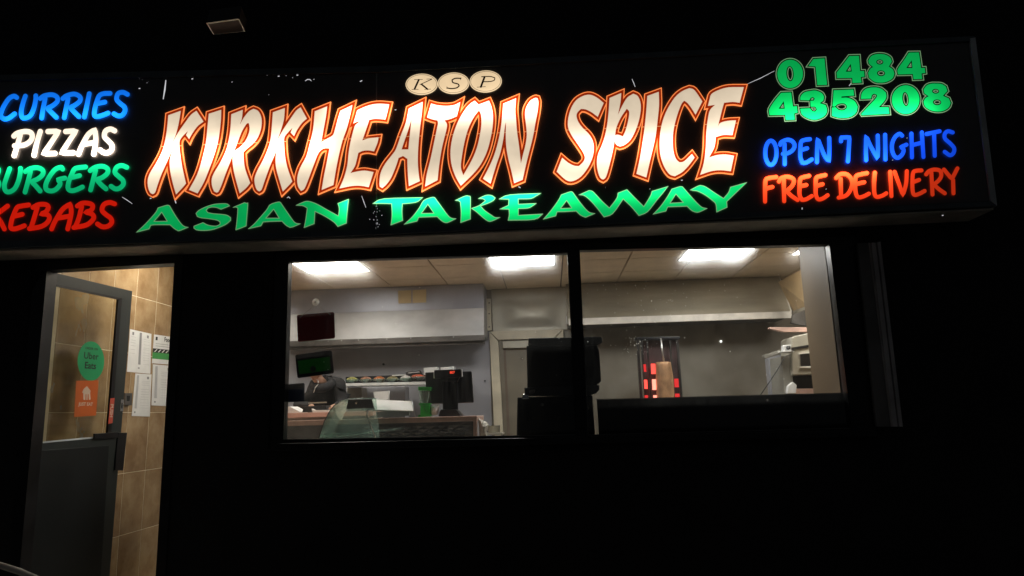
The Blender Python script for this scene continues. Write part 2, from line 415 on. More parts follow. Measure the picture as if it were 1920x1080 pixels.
g = box('bulkhead', XB - .03, XB, .1, YB, CEIL - .003, LC, 'inner'); tag(g, 'plaster bulkhead between lobby and kitchen ceilings', kind='structure', cat='wall')
bw = box('back_wall', XL - .1, XR + .1, YB, YB + .1, FLOOR - .2, CEIL + .4, 'backwall_warm'); tag(bw, 'stained beige back wall of the kitchen', kind='structure', cat='wall')
p0 = W(300, 600, YB - .01).x; p1 = W(918, 600, YB - .01).x
box('cladding', XL + .02, p1, YB - .014, YB - .002, FLOOR, 2.2, 'backwall', bw)
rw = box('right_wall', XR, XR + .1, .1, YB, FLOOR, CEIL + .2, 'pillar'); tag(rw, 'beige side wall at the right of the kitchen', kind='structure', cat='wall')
lw = box('left_wall', XL - .1, XL - .0022, .1, YB, FLOOR - .2, LC, 'grout'); tag(lw, 'brown tiled wall seen through the open door', kind='structure', cat='wall')
# brown tiles of the left wall: columns follow the joints seen in the doorway
tm = None
ty0 = WX(224, 1000, XL).y
tz0 = WX(228, 888, XL).z
TW, TH = WX(265, 1000, XL).y - ty0, tz0 - WX(213, 1008, XL).z
print('TILE', TW, TH)
for i in range(-3, 7):
    for j in range(-3, 6):
        ya, yb = ty0 + i * TW, ty0 + (i + 1) * TW
        za, zb = tz0 + j * TH, tz0 + (j + 1) * TH
        if yb < .12 or ya > YB or zb < FLOOR - .2 or za > LC: continue
        if tm is None:
            tm = mesh('tile', [(x, y, z) for x in (0, .008) for y in (.0026, TW - .0026) for z in (.0026, TH - .0026)], BOXF, 'tile', lw)
            tm.location = (XL - .008, ya, za)
            bevel(tm, .002, 1); first = tm; o = tm
        else:
            o = first.copy(); COL.objects.link(o); o.parent = lw
        o.location = (XL - .008, ya, za)
        o.rotation_euler = (0, random.uniform(-.0015, .0015), 0)

cl = box('ceiling', XB + .001, XR + .1, .1, YB + .1, CEIL + .03, CEIL + .1, 'ceilgrid'); tag(cl, 'suspended ceiling of beige tiles in a dark grid', kind='structure', cat='ceiling')
gx = WZ(830, 527, CEIL).x; gy = WZ(830, 527, CEIL).y
gx += .02
lights = []
LP = []
for (a, b, wm) in [((584, 510), (689, 507), 'lamp_warm'), ((930, 499), (1033, 495), 'lamp_cool'), ((1276, 487), (1388, 482), 'lamp_cool'), ((1500, 476), (1590, 471), 'lamp_warm')]:
    A = WZ(*a, CEIL); B = WZ(*b, CEIL); LP.append((A, B, wm))
print('LIGHTS', [(round(a.x, 2), round(b.x, 2), round(a.y, 2), round(b.y, 2)) for a, b, _ in LP], 'grid', gx, gy)
lrects = []
for (A, B, wm) in LP:
    w = .57; cx = (A.x + B.x) / 2; yf = (A.y + B.y) / 2
    lrects.append((cx - w / 2, cx + w / 2, yf - .57, yf, wm))
lrects.append((-3.62, -3.05, 1.0, 1.57, 'lamp_warm'))
tm = None
for i in range(-8, 9):
    for j in range(-6, 3):
        xa, ya = gx + i * .6, gy - .12 + j * .6
        if xa + .6 < XB or xa > XR or ya + .6 < .12 or ya > YB: continue
        x0, x1, y0, y1 = max(xa + .007, XB + .003), min(xa + .593, XR), max(ya + .007, .12), min(ya + .593, YB)
        if x1 - x0 < .05 or y1 - y0 < .05: continue
        box('ceiling_tile', x0, x1, y0, y1, CEIL + .004, CEIL + .028, 'ceil', cl)
llab = ['lit square ceiling panel nearest the left window edge', 'lit ceiling panel above the cream inner door', 'brightest lit ceiling panel above the right canopy', 'partly hidden lit ceiling panel beside the beige pillar', 'lit ceiling panel above the entrance lobby']
for k, (x0, x1, y0, y1, wm) in enumerate(lrects):
    CZ = CEIL if k < 4 else LC
    t = thing('ceiling_light', llab[k], 'ceiling light', ((x0 + x1) / 2, (y0 + y1) / 2, CZ), 'lit panels in the ceiling')
    solid('light_frame', [(x0 - .015, y0 - .015, CZ - .012), (x1 + .015, y0 - .015, CZ - .012), (x1 + .015, y1 + .015, CZ - .012), (x0 - .015, y1 + .015, CZ - .012)],
          [(x0 - .015, y0 - .015, CZ + .001), (x1 + .015, y0 - .015, CZ + .001), (x1 + .015, y1 + .015, CZ + .001), (x0 - .015, y1 + .015, CZ + .001)], 'white', t,
          holes=[([(x0, y0, CZ - .012), (x1, y0, CZ - .012), (x1, y1, CZ - .012), (x0, y1, CZ - .012)], [(x0, y0, CZ + .001), (x1, y0, CZ + .001), (x1, y1, CZ + .001), (x0, y1, CZ + .001)])])
    box('light_diffuser', x0 + .001, x1 - .001, y0 + .001, y1 - .001, CZ - .009, CZ - .003, wm, t)

# ---------------------------------------------------------------- shop sign
sign = thing('shop_sign', 'long black illuminated shop sign with glowing takeaway lettering', 'shop sign', (0, YS, 2.6))
SB = [(-420, 172), (706, 132), (1815, 72), (1866, 384), (706, 437), (-430, 478)]     # outer outline on the face plane
TOP = lambda x: 148 + (x / 706) * -16 if x < 706 else 132 - (x - 706) * 60 / 1109
# face panels
prism('face_panel', [(-420, 160), (704.6, 135), (704.6, 431), (-430, 470)], YS, YS + .02, 'acrylic', sign)
prism('face_panel', [(707.4, 135), (1814, 80), (1857, 377), (707.4, 431)], YS, YS + .02, 'acrylic', sign)
prism('panel_joint', [(704.9, 137), (707.1, 137), (707.1, 430), (704.9, 430)], YS + .002, YS + .018, 'seam', sign)
prism('box_frame', [(-420, 150), (700, 124), (1819, 68), (1827, 68), (1829, 76), (706, 135), (-420, 160)], YS - .012, -.005, 'alu_dark', sign)
prism('box_frame', [(1819, 72), (1829, 70), (1870, 386), (1858, 377)], YS - .014, -.005, 'alu_grey', sign)  # right end in a paler metal: the light on it put into the colour
prism('box_frame', [(-430, 466), (706, 430.5), (1858, 377.5), (1866, 386), (706, 440), (-430, 480)], YS - .012, -.005, 'alu_dark', sign)
# underside board between box and wall
a = [W(-430, 480, YS), W(706, 440.5, YS), W(1600, 400.5, YS), W(1866, 387, YS)]
vs = []
for p in a:
    z = p.z - .004
    vs += [Vector((p.x, YS + .02, z)), Vector((p.x, -.002, z)), Vector((p.x, YS + .02, z - .012)), Vector((p.x, -.002, z - .012))]
fs = []
for i in range(len(a) - 1):
    b = i * 4
    fs += [(b, b + 4, b + 5, b + 1), (b + 2, b + 3, b + 7, b + 6), (b, b + 2, b + 6, b + 4), (b + 1, b + 5, b + 7, b + 3)]
fs += [(0, 1, 3, 2), (12, 14, 15, 13)]
mesh('underside_board', vs, fs, 'cream', sign)

# colours of the translucent vinyls
M['v_white'] = backlit('white_vinyl', (1.0, .82, .60), 1.0, 1.15)
M['v_white2'] = backlit('pizza_white_vinyl', (1.0, .80, .62), 1.2, 1.2)
M['v_band'] = backlit('red_brown_vinyl', (.50, .034, .0032), .78, 1.2, seam=True)
M['v_rim'] = backlit('orange_line', (1.0, .25, .065), 1.5, .8)
M['v_green'] = backlit('green_vinyl', (.003, .46, .105), 1.3, 1.35)
M['v_num'] = backlit('number_green_vinyl', (.003, .46, .09), 1.3, 1.45)
M['v_greenrim'] = backlit('grey_green_line', (.26, .50, .24), .85, .8)
M['v_dark'] = paint('dark_gap', (.002, .012, .004), .3)
M['v_blue'] = backlit('blue_vinyl', (.006, .20, 1.0), 1.15, 1.3)
M['v_blueR'] = backlit('deep_blue_vinyl', (.008, .085, .95), 1.0, 1.3)
M['v_red'] = backlit('red_vinyl', (.80, .014, .004), .85, .6)
M['v_orange'] = backlit('orange_red_vinyl', (.85, .045, .010), 1.0, 1.85)
M['v_cyan'] = backlit('burger_green_vinyl', (.004, .47, .17), 1.15, 1.4)
M['v_cream'] = backlit('cream_vinyl', (1.0, .74, .44), 1.0, .7)
M['v_scratch'] = emit('bare_acrylic_scratch', (.85, .85, .9), .75)

def smooth_path(pts, closed=True, lim=42, seg=3):
    n = len(pts); out = []
    V = [Vector(p) for p in pts]
    def corner(i):
        if not closed and (i == 0 or i == n - 1): return True
        a = (V[i] - V[i - 1]); b = (V[(i + 1) % n] - V[i])
        if a.length < 1e-6 or b.length < 1e-6: return True
        return math.degrees(a.angle(b)) > lim
    cs = [corner(i) for i in range(n)]
    rng = n if closed else n - 1
    for i in range(rng):
        p1, p2 = V[i], V[(i + 1) % n]
        p0 = V[i - 1] if not cs[i] else p1 - (p2 - p1)
        p3 = V[(i + 2) % n] if not cs[(i + 1) % n] else p2 + (p2 - p1)
        for k in range(seg):
            t = k / seg
            q = 0.5 * ((2 * p1) + (p2 - p0) * t + (2 * p0 - 5 * p1 + 4 * p2 - p3) * t * t + (3 * p1 - p0 - 3 * p2 + p3) * t ** 3)
            out.append(q)
    if not closed: out.append(V[-1])
    return out
def ribbon_closed(pts, w, mlim=3.2):
    """two offset loops (outer, inner) around a closed path, mitred"""
    n = len(pts); L, R = [], []
    for i in range(n):
        a = (pts[i] - pts[i - 1]); b = (pts[(i + 1) % n] - pts[i])
        if a.length < 1e-7 or b.length < 1e-7: a = b = (pts[(i + 1) % n] - pts[i - 1])
        a = a.normalized(); b = b.normalized()
        na, nb = Vector((-a.y, a.x)), Vector((-b.y, b.x))
        m = na + nb
        if m.length < .05: m = na
        m.normalize(); c = max(m.dot(na), 1 / mlim)
        L.append(pts[i] + m * w / c); R.append(pts[i] - m * w / c)
    return L, R
def sy(lift): return YS - lift
def flat_poly(name, loops, lift, mat, parent, depth=0.0):
    loops3 = [[W(p[0], p[1], sy(lift)) for p in l] for l in loops]
    vs, idx = [], []
    for l in loops3: idx.append(list(range(len(vs), len(vs) + len(l)))); vs += l
    n = len(vs)
    fs = [tuple(t) for t in tessellate_polygon(loops3)]
    if depth:
        vs = vs + [Vector((v.x, v.y + depth, v.z)) for v in vs]
        for l in idx:
            for i in range(len(l)): fs.append((l[i], l[(i + 1) % len(l)], l[(i + 1) % len(l)] + n, l[i] + n))
    return mesh(name, vs, fs, mat, parent)
def flat_ribbon(name, loops, w, lift, mat, parent, depth=0.0):
    vs, fs = [], []
    for l in loops:
        A, B = ribbon_closed([Vector((p[0], p[1])) for p in l], w)
        n = len(A); o = len(vs)
        vs += [W(p.x, p.y, sy(lift)) for p in A] + [W(p.x, p.y, sy(lift)) for p in B]
        for i in range(n): fs.append((o + i, o + (i + 1) % n, o + n + (i + 1) % n, o + n + i))
        if depth:
            o2 = len(vs); vs += [Vector((v.x, v.y + depth, v.z)) for v in vs[o:o + 2 * n]]
            for i in range(n):
                j = (i + 1) % n
                fs.append((o + i, o + j, o2 + j, o2 + i)); fs.append((o + n + i, o + n + j, o2 + n + j, o2 + n + i))
    return mesh(name, vs, fs, mat, parent)
def T(pts, reg):
    ox, oy, s = reg
    return [(ox + x / s, oy + y / s) for x, y in pts]
def ell(cx, cy, rx, ry, n=32, tilt=0.0):
    out = []
    for k in range(n):
        w = 2 * PI * k / n; a, b = rx * math.cos(w), ry * math.sin(w)
        out.append((cx + a * math.cos(tilt) - b * math.sin(tilt), cy + a * math.sin(tilt) + b * math.cos(tilt)))
    return out

def big_letter(reg, outer, *holes):
    loops = [[tuple(p) for p in smooth_path(T(l, reg))] for l in (outer,) + holes]
    f = flat_poly('letter', loops, .0125, 'v_white', sign, .003)
    flat_ribbon('letter_border', loops, 4.3, .0110, 'v_band', f)
    flat_ribbon('letter_rim', loops, 5.85, .0095, 'v_rim', f, .0092)
R1 = (260, 180, 5.4); R2 = (380, 180, 5.4); R3 = (470, 180, 5.4); R4 = (580, 180, 5.4); R5 = (700, 170, 5.4); R6 = (840, 160, 5.4); R7 = (1030, 155, 5.4); R8 = (1170, 140, 5.142)
big_letter(R1, [(300,195),(425,150),(405,270),(375,390),(335,485),(400,370),(470,270),(530,190),(585,150),(655,258),(600,300),(560,350),(525,405),(510,435),(480,395),(500,352),(450,400),(415,450),(412,520),(420,600),(440,720),(478,885),(440,930),(378,995),(345,880),(320,760),(315,655),(335,575),(351,520),(314,598),(284,668),(230,790),(190,900),(165,975),(140,993),(115,975),(95,920),(92,850),(115,780),(170,690),(225,590),(260,490),(285,350)])
big_letter(R1, [(710,180),(835,140),(830,260),(810,420),(775,560),(720,720),(660,870),(595,985),(510,950),(590,800),(640,650),(680,480),(695,330)])
big_letter(R2, [(290,185),(405,140),(395,230),(370,300),(420,215),(470,155),(515,130),(560,150),(590,205),(597,270),(585,350),(550,430),(500,490),(450,530),(410,570),(415,650),(430,740),(480,880),(440,930),(375,985),(345,880),(315,760),(303,660),(305,590),(280,660),(230,790),(190,900),(160,965),(140,978),(115,965),(95,910),(92,840),(120,770),(175,680),(225,580),(255,490),(280,340)],
           [(470,285),(460,272),(440,285),(400,350),(370,420),(340,500),(315,560),(380,515),(430,460),(460,400),(475,340)])
big_letter(R3, [(225,165),(345,122),(335,240),(300,360),(265,455),(330,340),(400,235),(460,150),(505,115),(568,228),(520,270),(470,340),(438,405),(405,370),(425,318),(375,370),(340,420),(338,500),(345,600),(370,720),(420,865),(380,910),(325,965),(290,850),(260,740),(252,650),(262,560),(275,510),(240,600),(190,720),(140,860),(110,945),(85,965),(60,945),(42,890),(40,830),(70,750),(120,660),(170,550),(200,450),(215,300)])
big_letter(R4, [(55,155),(180,105),(165,220),(135,380),(118,470),(185,430),(240,395),(262,330),(290,230),(315,150),(435,92),(410,200),(375,340),(335,450),(300,590),(270,740),(243,900),(125,950),(150,800),(175,680),(205,530),(146,530),(92,575),(46,690),(-4,825),(-49,935),(-84,960),(-114,915),(-122,830),(-94,730),(-30,610),(6,480),(38,340)])
big_letter(R4, [(485,145),(560,110),(640,85),(720,78),(808,85),(770,238),(720,232),(660,230),(605,240),(590,290),(560,380),(535,450),(600,430),(700,418),(690,470),(655,560),(600,550),(540,555),(495,575),(480,640),(460,710),(415,780),(480,765),(560,755),(650,770),(600,922),(520,908),(430,910),(305,935),(350,830),(385,700),(400,560),(425,430),(455,320),(470,290),(515,255),(480,262),(445,278),(470,200)])
big_letter(R5, [(360,180),(500,112),(490,220),(470,400),(455,560),(450,720),(460,850),(470,915),(360,965),(350,850),(345,740),(345,690),(300,660),(255,680),(230,760),(180,880),(130,950),(90,985),(65,970),(62,920),(75,830),(120,740),(190,650),(230,590),(280,450),(330,320)],
           [(388,280),(375,400),(362,520),(355,595),(285,595),(320,490),(355,390)])
big_letter(R5, [(585,130),(650,148),(740,155),(820,145),(880,115),(845,258),(780,285),(720,300),(745,340),(738,400),(720,470),(690,600),(665,760),(650,905),(525,970),(540,850),(580,690),(620,500),(645,380),(655,330),(650,300),(600,290),(545,270),(565,200)])
big_letter(R6, [(270,155),(310,195),(415,155),(440,220),(455,310),(450,430),(425,560),(390,680),(330,800),(250,900),(130,1015),(80,930),(40,820),(25,700),(35,580),(65,460),(110,350),(170,250),(220,190)],
           [(315,250),(335,300),(338,400),(320,520),(290,640),(240,760),(155,910),(130,830),(140,720),(165,580),(200,450),(250,340),(290,280)])
big_letter(R6, [(560,185),(690,130),(680,240),(690,360),(700,480),(720,620),(738,790),(760,700),(785,600),(798,500),(790,400),(780,300),(790,230),(830,160),(880,128),(905,130),(915,170),(905,270),(885,380),(860,520),(820,680),(790,800),(755,955),(670,990),(640,860),(610,740),(590,620),(585,500),(587,370),(575,420),(560,540),(530,680),(490,800),(430,995),(355,945),(420,820),(470,700),(510,560),(535,430),(550,300)])
big_letter(R7, [(550,205),(490,345),(430,300),(370,270),(320,265),(285,300),(275,340),(295,400),(340,460),(400,520),(440,590),(450,670),(435,760),(390,860),(320,950),(240,995),(170,985),(75,900),(130,760),(190,810),(250,840),(300,845),(345,800),(360,755),(340,700),(280,610),(225,530),(190,450),(192,360),(220,260),(270,180),(340,135),(410,122),(480,150)])
big_letter(R7, [(610,155),(728,105),(720,200),(695,325),(740,230),(790,150),(850,112),(895,135),(922,200),(925,280),(905,390),(870,490),(820,580),(760,630),(715,645),(680,628),(660,590),(640,700),(610,830),(575,950),(545,980),(515,960),(490,890),(482,800),(495,720),(530,640),(560,550),(585,430),(600,300)],
           [(785,262),(810,300),(795,400),(770,490),(745,545),(700,528),(665,530),(680,450),(725,350)])
big_letter(R8, [(225,205),(335,165),(338,290),(325,430),(305,590),(260,790),(215,990),(120,955),(155,800),(180,650),(200,500),(215,350)])
big_letter(R8, [(755,258),(690,385),(650,320),(610,270),(580,250),(550,290),(510,400),(480,520),(470,620),(475,730),(500,810),(535,845),(580,835),(655,765),(680,800),(620,880),(560,940),(490,978),(440,960),(390,890),(355,790),(345,680),(350,560),(375,440),(420,330),(490,220),(560,160),(630,130),(680,150)])
big_letter(R8, [(845,185),(920,145),(1010,122),(1155,120),(1115,270),(1050,262),(965,270),(945,340),(905,500),(930,465),(1000,445),(1080,440),(1045,582),(960,580),(885,600),(870,700),(820,798),(900,775),(980,770),(1060,782),(1030,930),(930,920),(840,930),(735,965),(770,850),(790,700),(795,550),(810,420),(830,340),(880,290),(845,295),(810,300),(825,240)])

def green_letter(reg, *polys):
    par = sign
    for k, p in enumerate(polys):
        loops = p if isinstance(p[0], list) else [p]
        loops = [[tuple(q) for q in smooth_path(T(l, reg), lim=38)] for l in loops]
        o = flat_poly('letter' if k == 0 else 'letter_stroke', loops, .006, 'v_green', par, .0058)
        if k == 0: par = o
        flat_ribbon('letter_rim', loops, .55, .0066, 'v_greenrim', par)
G1 = (250, 360, 9.6); G2 = (450, 360, 9.6); G3 = (690, 345, 7.68); G4 = (930, 345, 7.68); G5 = (1160, 330, 7.68)
green_letter(G1, [[(60,722),(280,665),(310,600),(400,590),(660,590),(740,660),(810,700),(860,685),(980,635),(920,620),(860,570),(760,430),(650,245),(600,238),(445,285),(400,370),(260,530),(150,640)], [(510,362),(610,525),(370,528)]])
green_letter(G1, [(1730,250),(1690,215),(1600,208),(1450,222),(1300,270),(1180,330),(1128,385),(1150,440),(1220,465),(1350,480),(1500,505),(1560,540),(1560,580),(1500,610),(1420,610),(1330,590),(1255,550),(1090,615),(1090,650),(1150,685),(1300,692),(1450,670),(1650,590),(1750,510),(1750,460),(1690,420),(1600,402),(1450,390),(1340,370),(1310,330),(1340,290),(1410,272),(1500,280),(1575,312)])
green_letter(G2, [(-120,275),(0,225),(80,190),(130,205),(140,230),(110,610),(0,655),(-75,680),(-60,560),(-45,400),(-40,290),(-70,270)])
green_letter(G2, [[(155,660),(375,610),(415,540),(560,530),(755,525),(830,600),(900,638),(960,625),(1080,572),(1010,560),(960,520),(860,380),(730,190),(690,178),(545,225),(480,320),(350,470),(250,580)], [(605,308),(705,470),(465,470)]])
green_letter(G2, [(1015,238),(1120,190),(1200,165),(1290,180),(1400,225),(1550,310),(1770,430),(1785,300),(1760,205),(1954,130),(1935,300),(1915,560),(1760,622),(1700,550),(1600,480),(1480,410),(1350,350),(1335,570),(1155,640),(1185,480),(1210,290),(1140,250),(1060,240)])
green_letter(G3, [(75,280),(230,212),(785,195),(720,250),(650,270),(560,280),(495,285),(490,400),(500,525),(330,590),(345,450),(340,285),(220,280)])
green_letter(G3, [[(525,578),(705,535),(730,480),(860,475),(995,470),(1060,530),(1110,555),(1160,550),(1262,500),(1200,490),(1150,450),(1060,330),(960,195),(920,192),(805,235),(740,340),(640,470)], [(862,292),(948,420),(770,422)]])
green_letter(G3, [(1262,235),(1400,172),(1465,175),(1475,210),(1475,505),(1335,555),(1340,400),(1330,260),(1300,240)],
             [(1490,350),(1600,310),(1690,240),(1660,215),(1595,208),(1700,162),(1780,165),(1832,200),(1800,240),(1720,280),(1620,315),(1680,380),(1780,450),(1830,480),(1895,482),(1780,535),(1720,530),(1640,470),(1560,400)])
green_letter(G4, [(50,215),(200,155),(640,135),(580,170),(500,210),(320,215),(322,290),(575,280),(520,320),(460,348),(322,355),(322,450),(670,432),(550,510),(175,522),(190,440),(185,365),(60,360),(180,305),(185,220)])
green_letter(G4, [[(685,505),(860,460),(880,400),(1000,398),(1155,390),(1220,450),(1290,480),(1420,425),(1350,410),(1290,360),(1200,250),(1105,118),(1070,110),(940,155),(900,230),(800,370)], [(1017,238),(1090,345),(930,352)]])
green_letter(G5, [(-566,270),(-426,207),(-376,220),(-316,280),(-236,365),(-134,460),(-66,375),(-21,305),(-10,245),(119,195),(230,310),(362,440),(420,350),(465,270),(480,220),(708,150),(640,240),(540,360),(415,515),(292,570),(180,440),(65,332),(-86,540),(-211,590),(-320,450),(-420,340),(-500,280)])
green_letter(G5, [[(500,548),(680,505),(705,445),(850,440),(985,435),(1050,495),(1110,520),(1160,518),(1268,468),(1200,450),(1130,390),(1030,280),(920,155),(880,152),(765,188),(700,300),(600,440)], [(825,260),(930,380),(740,390)]])
green_letter(G5, [(1035,200),(1150,140),(1200,138),(1260,160),(1380,240),(1510,322),(1580,240),(1610,160),(1840,95),(1700,230),(1555,370),(1562,450),(1412,518),(1400,410),(1360,360),(1240,270),(1140,220),(1080,210)])

def number(reg, outer, *holes):
    loops = [[tuple(p) for p in smooth_path(T(l, reg), lim=40)] for l in (outer,) + holes]
    f = flat_poly('number', loops, .0062, 'v_num', sign, .003)
    flat_ribbon('number_gap', loops, 2.0, .0040, 'v_dark', f)
    flat_ribbon('number_rim', loops, 3.25, .0025, 'v_greenrim', f)
N1 = (1430, 90, 7.2); N2 = (1600, 90, 7.2)
number(N1, ell(372, 348, 172, 190, tilt=.0), ell(370, 345, 50, 103, 20, -.06))
number(N1, [(685,148),(835,140),(850,300),(870,495),(740,500),(730,400),(715,248),(620,240)])
number(N1, [(1170,108),(1300,105),(1315,310),(1370,310),(1375,385),(1325,390),(1335,465),(1215,470),(1210,402),(1005,405),(1000,330),(1085,220)], [(1190,210),(1205,318),(1120,320)])
number(N2, [(365,80),(440,92),(500,130),(520,185),(480,250),(535,290),(555,345),(530,410),(450,455),(370,465),(290,455),(215,400),(200,335),(230,280),(270,255),(215,210),(205,165),(240,110),(300,85)], ell(358, 188, 48, 35, 16), ell(375, 340, 55, 40, 16))
number(N2, [(750,62),(885,60),(900,160),(915,270),(965,268),(972,335),(920,342),(930,415),(815,420),(805,350),(605,355),(600,285),(680,170)], [(790,160),(800,270),(715,270)])
number(N1, [(250,605),(385,600),(410,790),(462,785),(470,870),(425,880),(430,965),(315,970),(305,900),(95,905),(90,825),(170,700)], [(285,715),(300,820),(215,820)])
number(N1, [(510,700),(515,650),(560,600),(640,580),(720,575),(800,610),(830,660),(820,710),(770,745),(850,770),(870,840),(840,910),(770,950),(690,965),(600,940),(530,890),(510,820),(640,815),(670,855),(710,860),(735,825),(710,790),(650,790),(645,712),(690,710),(705,680),(680,660),(650,670),(630,705)])
number(N1, [(960,570),(1225,560),(1235,640),(1065,652),(1062,672),(1150,672),(1240,715),(1282,790),(1262,870),(1190,925),(1090,942),(1000,932),(938,912),(938,805),(985,800),(1030,838),(1090,842),(1135,815),(1140,780),(1110,750),(1060,745),(1010,760),(975,790),(945,785)])
number(N2, [(105,685),(115,610),(170,550),(270,530),(370,545),(440,600),(445,670),(400,740),(340,800),(475,800),(485,885),(120,905),(110,890),(230,760),(310,670),(320,630),(280,615),(250,635),(240,680)])
number(N2, ell(708, 695, 185, 192), ell(706, 690, 44, 97, 20, -.1))
number(N2, [(1110,480),(1190,485),(1250,520),(1270,580),(1210,645),(1290,680),(1315,740),(1290,800),(1220,845),(1130,855),(1040,835),(970,785),(950,720),(975,675),(1020,650),(960,610),(950,560),(990,505),(1050,482)], ell(1112, 583, 48, 33, 16), ell(1132, 732, 57, 40, 16))

def stroke_mesh(name, path, r, lift, mat, parent, depth=.011, closed=False):
    """round-ended brush stroke raised from the face, its edge rounded over"""
    P = smooth_path(path, closed, lim=75, seg=5)
    Q = [P[0]]
    for p in P[1:]:
        if (p - Q[-1]).length > .35: Q.append(p)
    P = Q; n = len(P)
    loops_w = [(r, 0.0), (r, .62), (r * .93, .9), (r * .8, 1.0)]     # half width, height share
    rings = []
    for (w, h) in loops_w:
        if closed:
            A, B = ribbon_closed(P, w); rings.append((A, B, h))
        else:
            loop = []
            tans = [(P[min(i + 1, n - 1)] - P[max(i - 1, 0)]).normalized() for i in range(n)]
            nr = [Vector((-t.y, t.x)) for t in tans]
            for i in range(n): loop.append(P[i] + nr[i] * w)
            a0 = math.atan2(nr[-1].y, nr[-1].x)
            for k in range(1, 8): loop.append(P[-1] + Vector((math.cos(a0 - PI * k / 8), math.sin(a0 - PI * k / 8))) * w)
            for i in range(n - 1, -1, -1): loop.append(P[i] - nr[i] * w)
            a0 = math.atan2(-nr[0].y, -nr[0].x)
            for k in range(1, 8): loop.append(P[0] + Vector((math.cos(a0 - PI * k / 8), math.sin(a0 - PI * k / 8))) * w)
            rings.append((loop, None, h))
    vs, fs = [], []
    def put(l, h): 
        o = len(vs); vs.extend(W(p.x, p.y, YS - lift - depth * h) for p in l); return o
    if closed:
        for side in (0, 1):
            offs = [put(rg[side], rg[2]) for rg in rings]
            m = len(rings[0][side])
            for a, b in zip(offs, offs[1:]):
                for i in range(m): fs.append((a + i, a + (i + 1) % m, b + (i + 1) % m, b + i))
            if side == 0: topA = offs[-1]
            else: topB = offs[-1]
        m = len(P)
        for i in range(m): fs.append((topA + i, topA + (i + 1) % m, topB + (i + 1) % m, topB + i))
    else:
        offs = [put(rg[0], rg[2]) for rg in rings]; m = len(rings[0][0])
        for a, b in zip(offs, offs[1:]):
            for i in range(m): fs.append((a + i, a + (i + 1) % m, b + (i + 1) % m, b + i))
        t = offs[-1]
        for i in range(n - 1): fs.append((t + i, t + i + 1, t + 2 * n + 7 - 2 - i, t + 2 * n + 7 - 1 - i))
        c1 = list(range(t + n - 1, t + n + 8)); fs.append(tuple(c1))
        c0 = [t + i for i in range(2 * n + 6, 2 * n + 14)] + [t]; fs.append(tuple(c0))
    return mesh(name, vs, fs, mat, parent)
def brush(reg, r, mat, *strokes, closed=False):
    par = sign
    for k, s in enumerate(strokes):
        o = stroke_mesh('letter' if k == 0 else 'letter_stroke', T(s, reg), r, .0005 + .0002 * k, mat, par, closed=closed and k == 0)
        if k == 0: par = o
O1 = (1420, 235, 6.75); O2 = (1610, 235, 6.75); r = 3.75
b = 'v_blueR'
brush(O1, r, b, ell(172, 347, 71, 152, 20), closed=True)
brush(O1, r, b, [(290,245),(305,212),(380,183),(440,200),(472,250),(450,310),(390,350),(325,360)], [(345,240),(347,370),(347,490)])
brush(O1, r, b, [(665,175),(600,185),(555,210),(545,300),(545,400),(570,475),(620,470),(690,430)], [(560,310),(630,290)])
brush(O1, r, b, [(755,465),(757,300),(765,170),(800,260),(850,380),(905,455),(912,300),(910,160)])
brush(O1, r, b, [(1060,200),(1060,155),(1165,150),(1160,260),(1147,455)])
brush(O2, r, b, [(95,440),(92,300),(95,135),(150,260),(240,420),(245,300),(242,130)])
brush(O2, r, b, [(335,120),(340,430)])
brush(O2, r, b, [(550,130),(515,108),(460,150),(425,230),(425,320),(455,390),(500,410),(550,370),(570,310),(535,275),(605,245)])
brush(O2, r, b, [(668,105),(675,405)], [(800,90),(820,400)], [(680,250),(800,220)])
brush(O2, r, b, [(860,110),(1025,75)], [(955,110),(963,385)])
brush(O2, r, b, [(1190,90),(1130,75),(1090,110),(1095,170),(1160,230),(1208,290),(1200,350),(1155,378),(1090,335)])
b = 'v_orange'
brush(O1, r, b, [(240,655),(160,665),(108,690),(98,800),(98,965)], [(110,800),(190,780)])
brush(O1, r, b, [(275,710),(300,670),(380,650),(450,675),(462,720),(430,780),(370,830),(430,890),(510,945)], [(335,690),(340,960)])
brush(O1, r, b, [(655,640),(590,655),(545,680),(535,780),(535,880),(565,945),(620,935),(690,895)], [(550,770),(620,755)])
brush(O1, r, b, [(860,630),(790,645),(745,670),(740,780),(740,870),(770,935),(830,925),(890,885)], [(755,765),(825,745)])
brush(O1, r, b, [(1000,665),(1050,620),(1130,620),(1190,680),(1200,760),(1160,850),(1110,895),(1030,915)], [(1055,680),(1060,900)])
brush(O2, r, b, [(105,605),(30,620),(-35,650),(-45,760),(-35,860),(-5,910),(60,900),(130,865)], [(-20,740),(70,720)])
brush(O2, r, b, [(205,600),(195,720),(200,860),(230,905),(300,890),(350,860)])
brush(O2, r, b, [(400,590),(415,895)])
brush(O2, r, b, [(455,590),(510,740),(560,885),(600,740),(610,580)])
brush(O2, r, b, [(795,570),(730,575),(690,600),(680,720),(685,840),(710,880),(770,865),(835,830)], [(700,715),(765,690)])
brush(O2, r, b, [(855,620),(890,580),(960,560),(1030,575),(1045,640),(1010,700),(950,750),(1020,810),(1090,860)], [(920,600),(935,875)])
brush(O2, r, b, [(1080,560),(1180,680),(1250,545)], [(1195,690),(1200,860)])
C1 = (0, 160, 7.68); B1 = (0, 295, 7.448); r = 4.4
b = 'v_blue'
brush(C1, r, b, [(240,175),(200,155),(130,190),(60,290),(20,380),(10,440),(60,485),(130,470),(210,410)])
brush(C1, r, b, [(365,155),(330,260),(305,380),(320,460),(370,470),(440,430),(490,320),(515,200),(515,150)])
brush(C1, r, b, [(580,190),(640,150),(750,135),(820,170),(825,230),(760,290),(680,330),(740,390),(810,460)], [(650,190),(620,340),(600,470)])
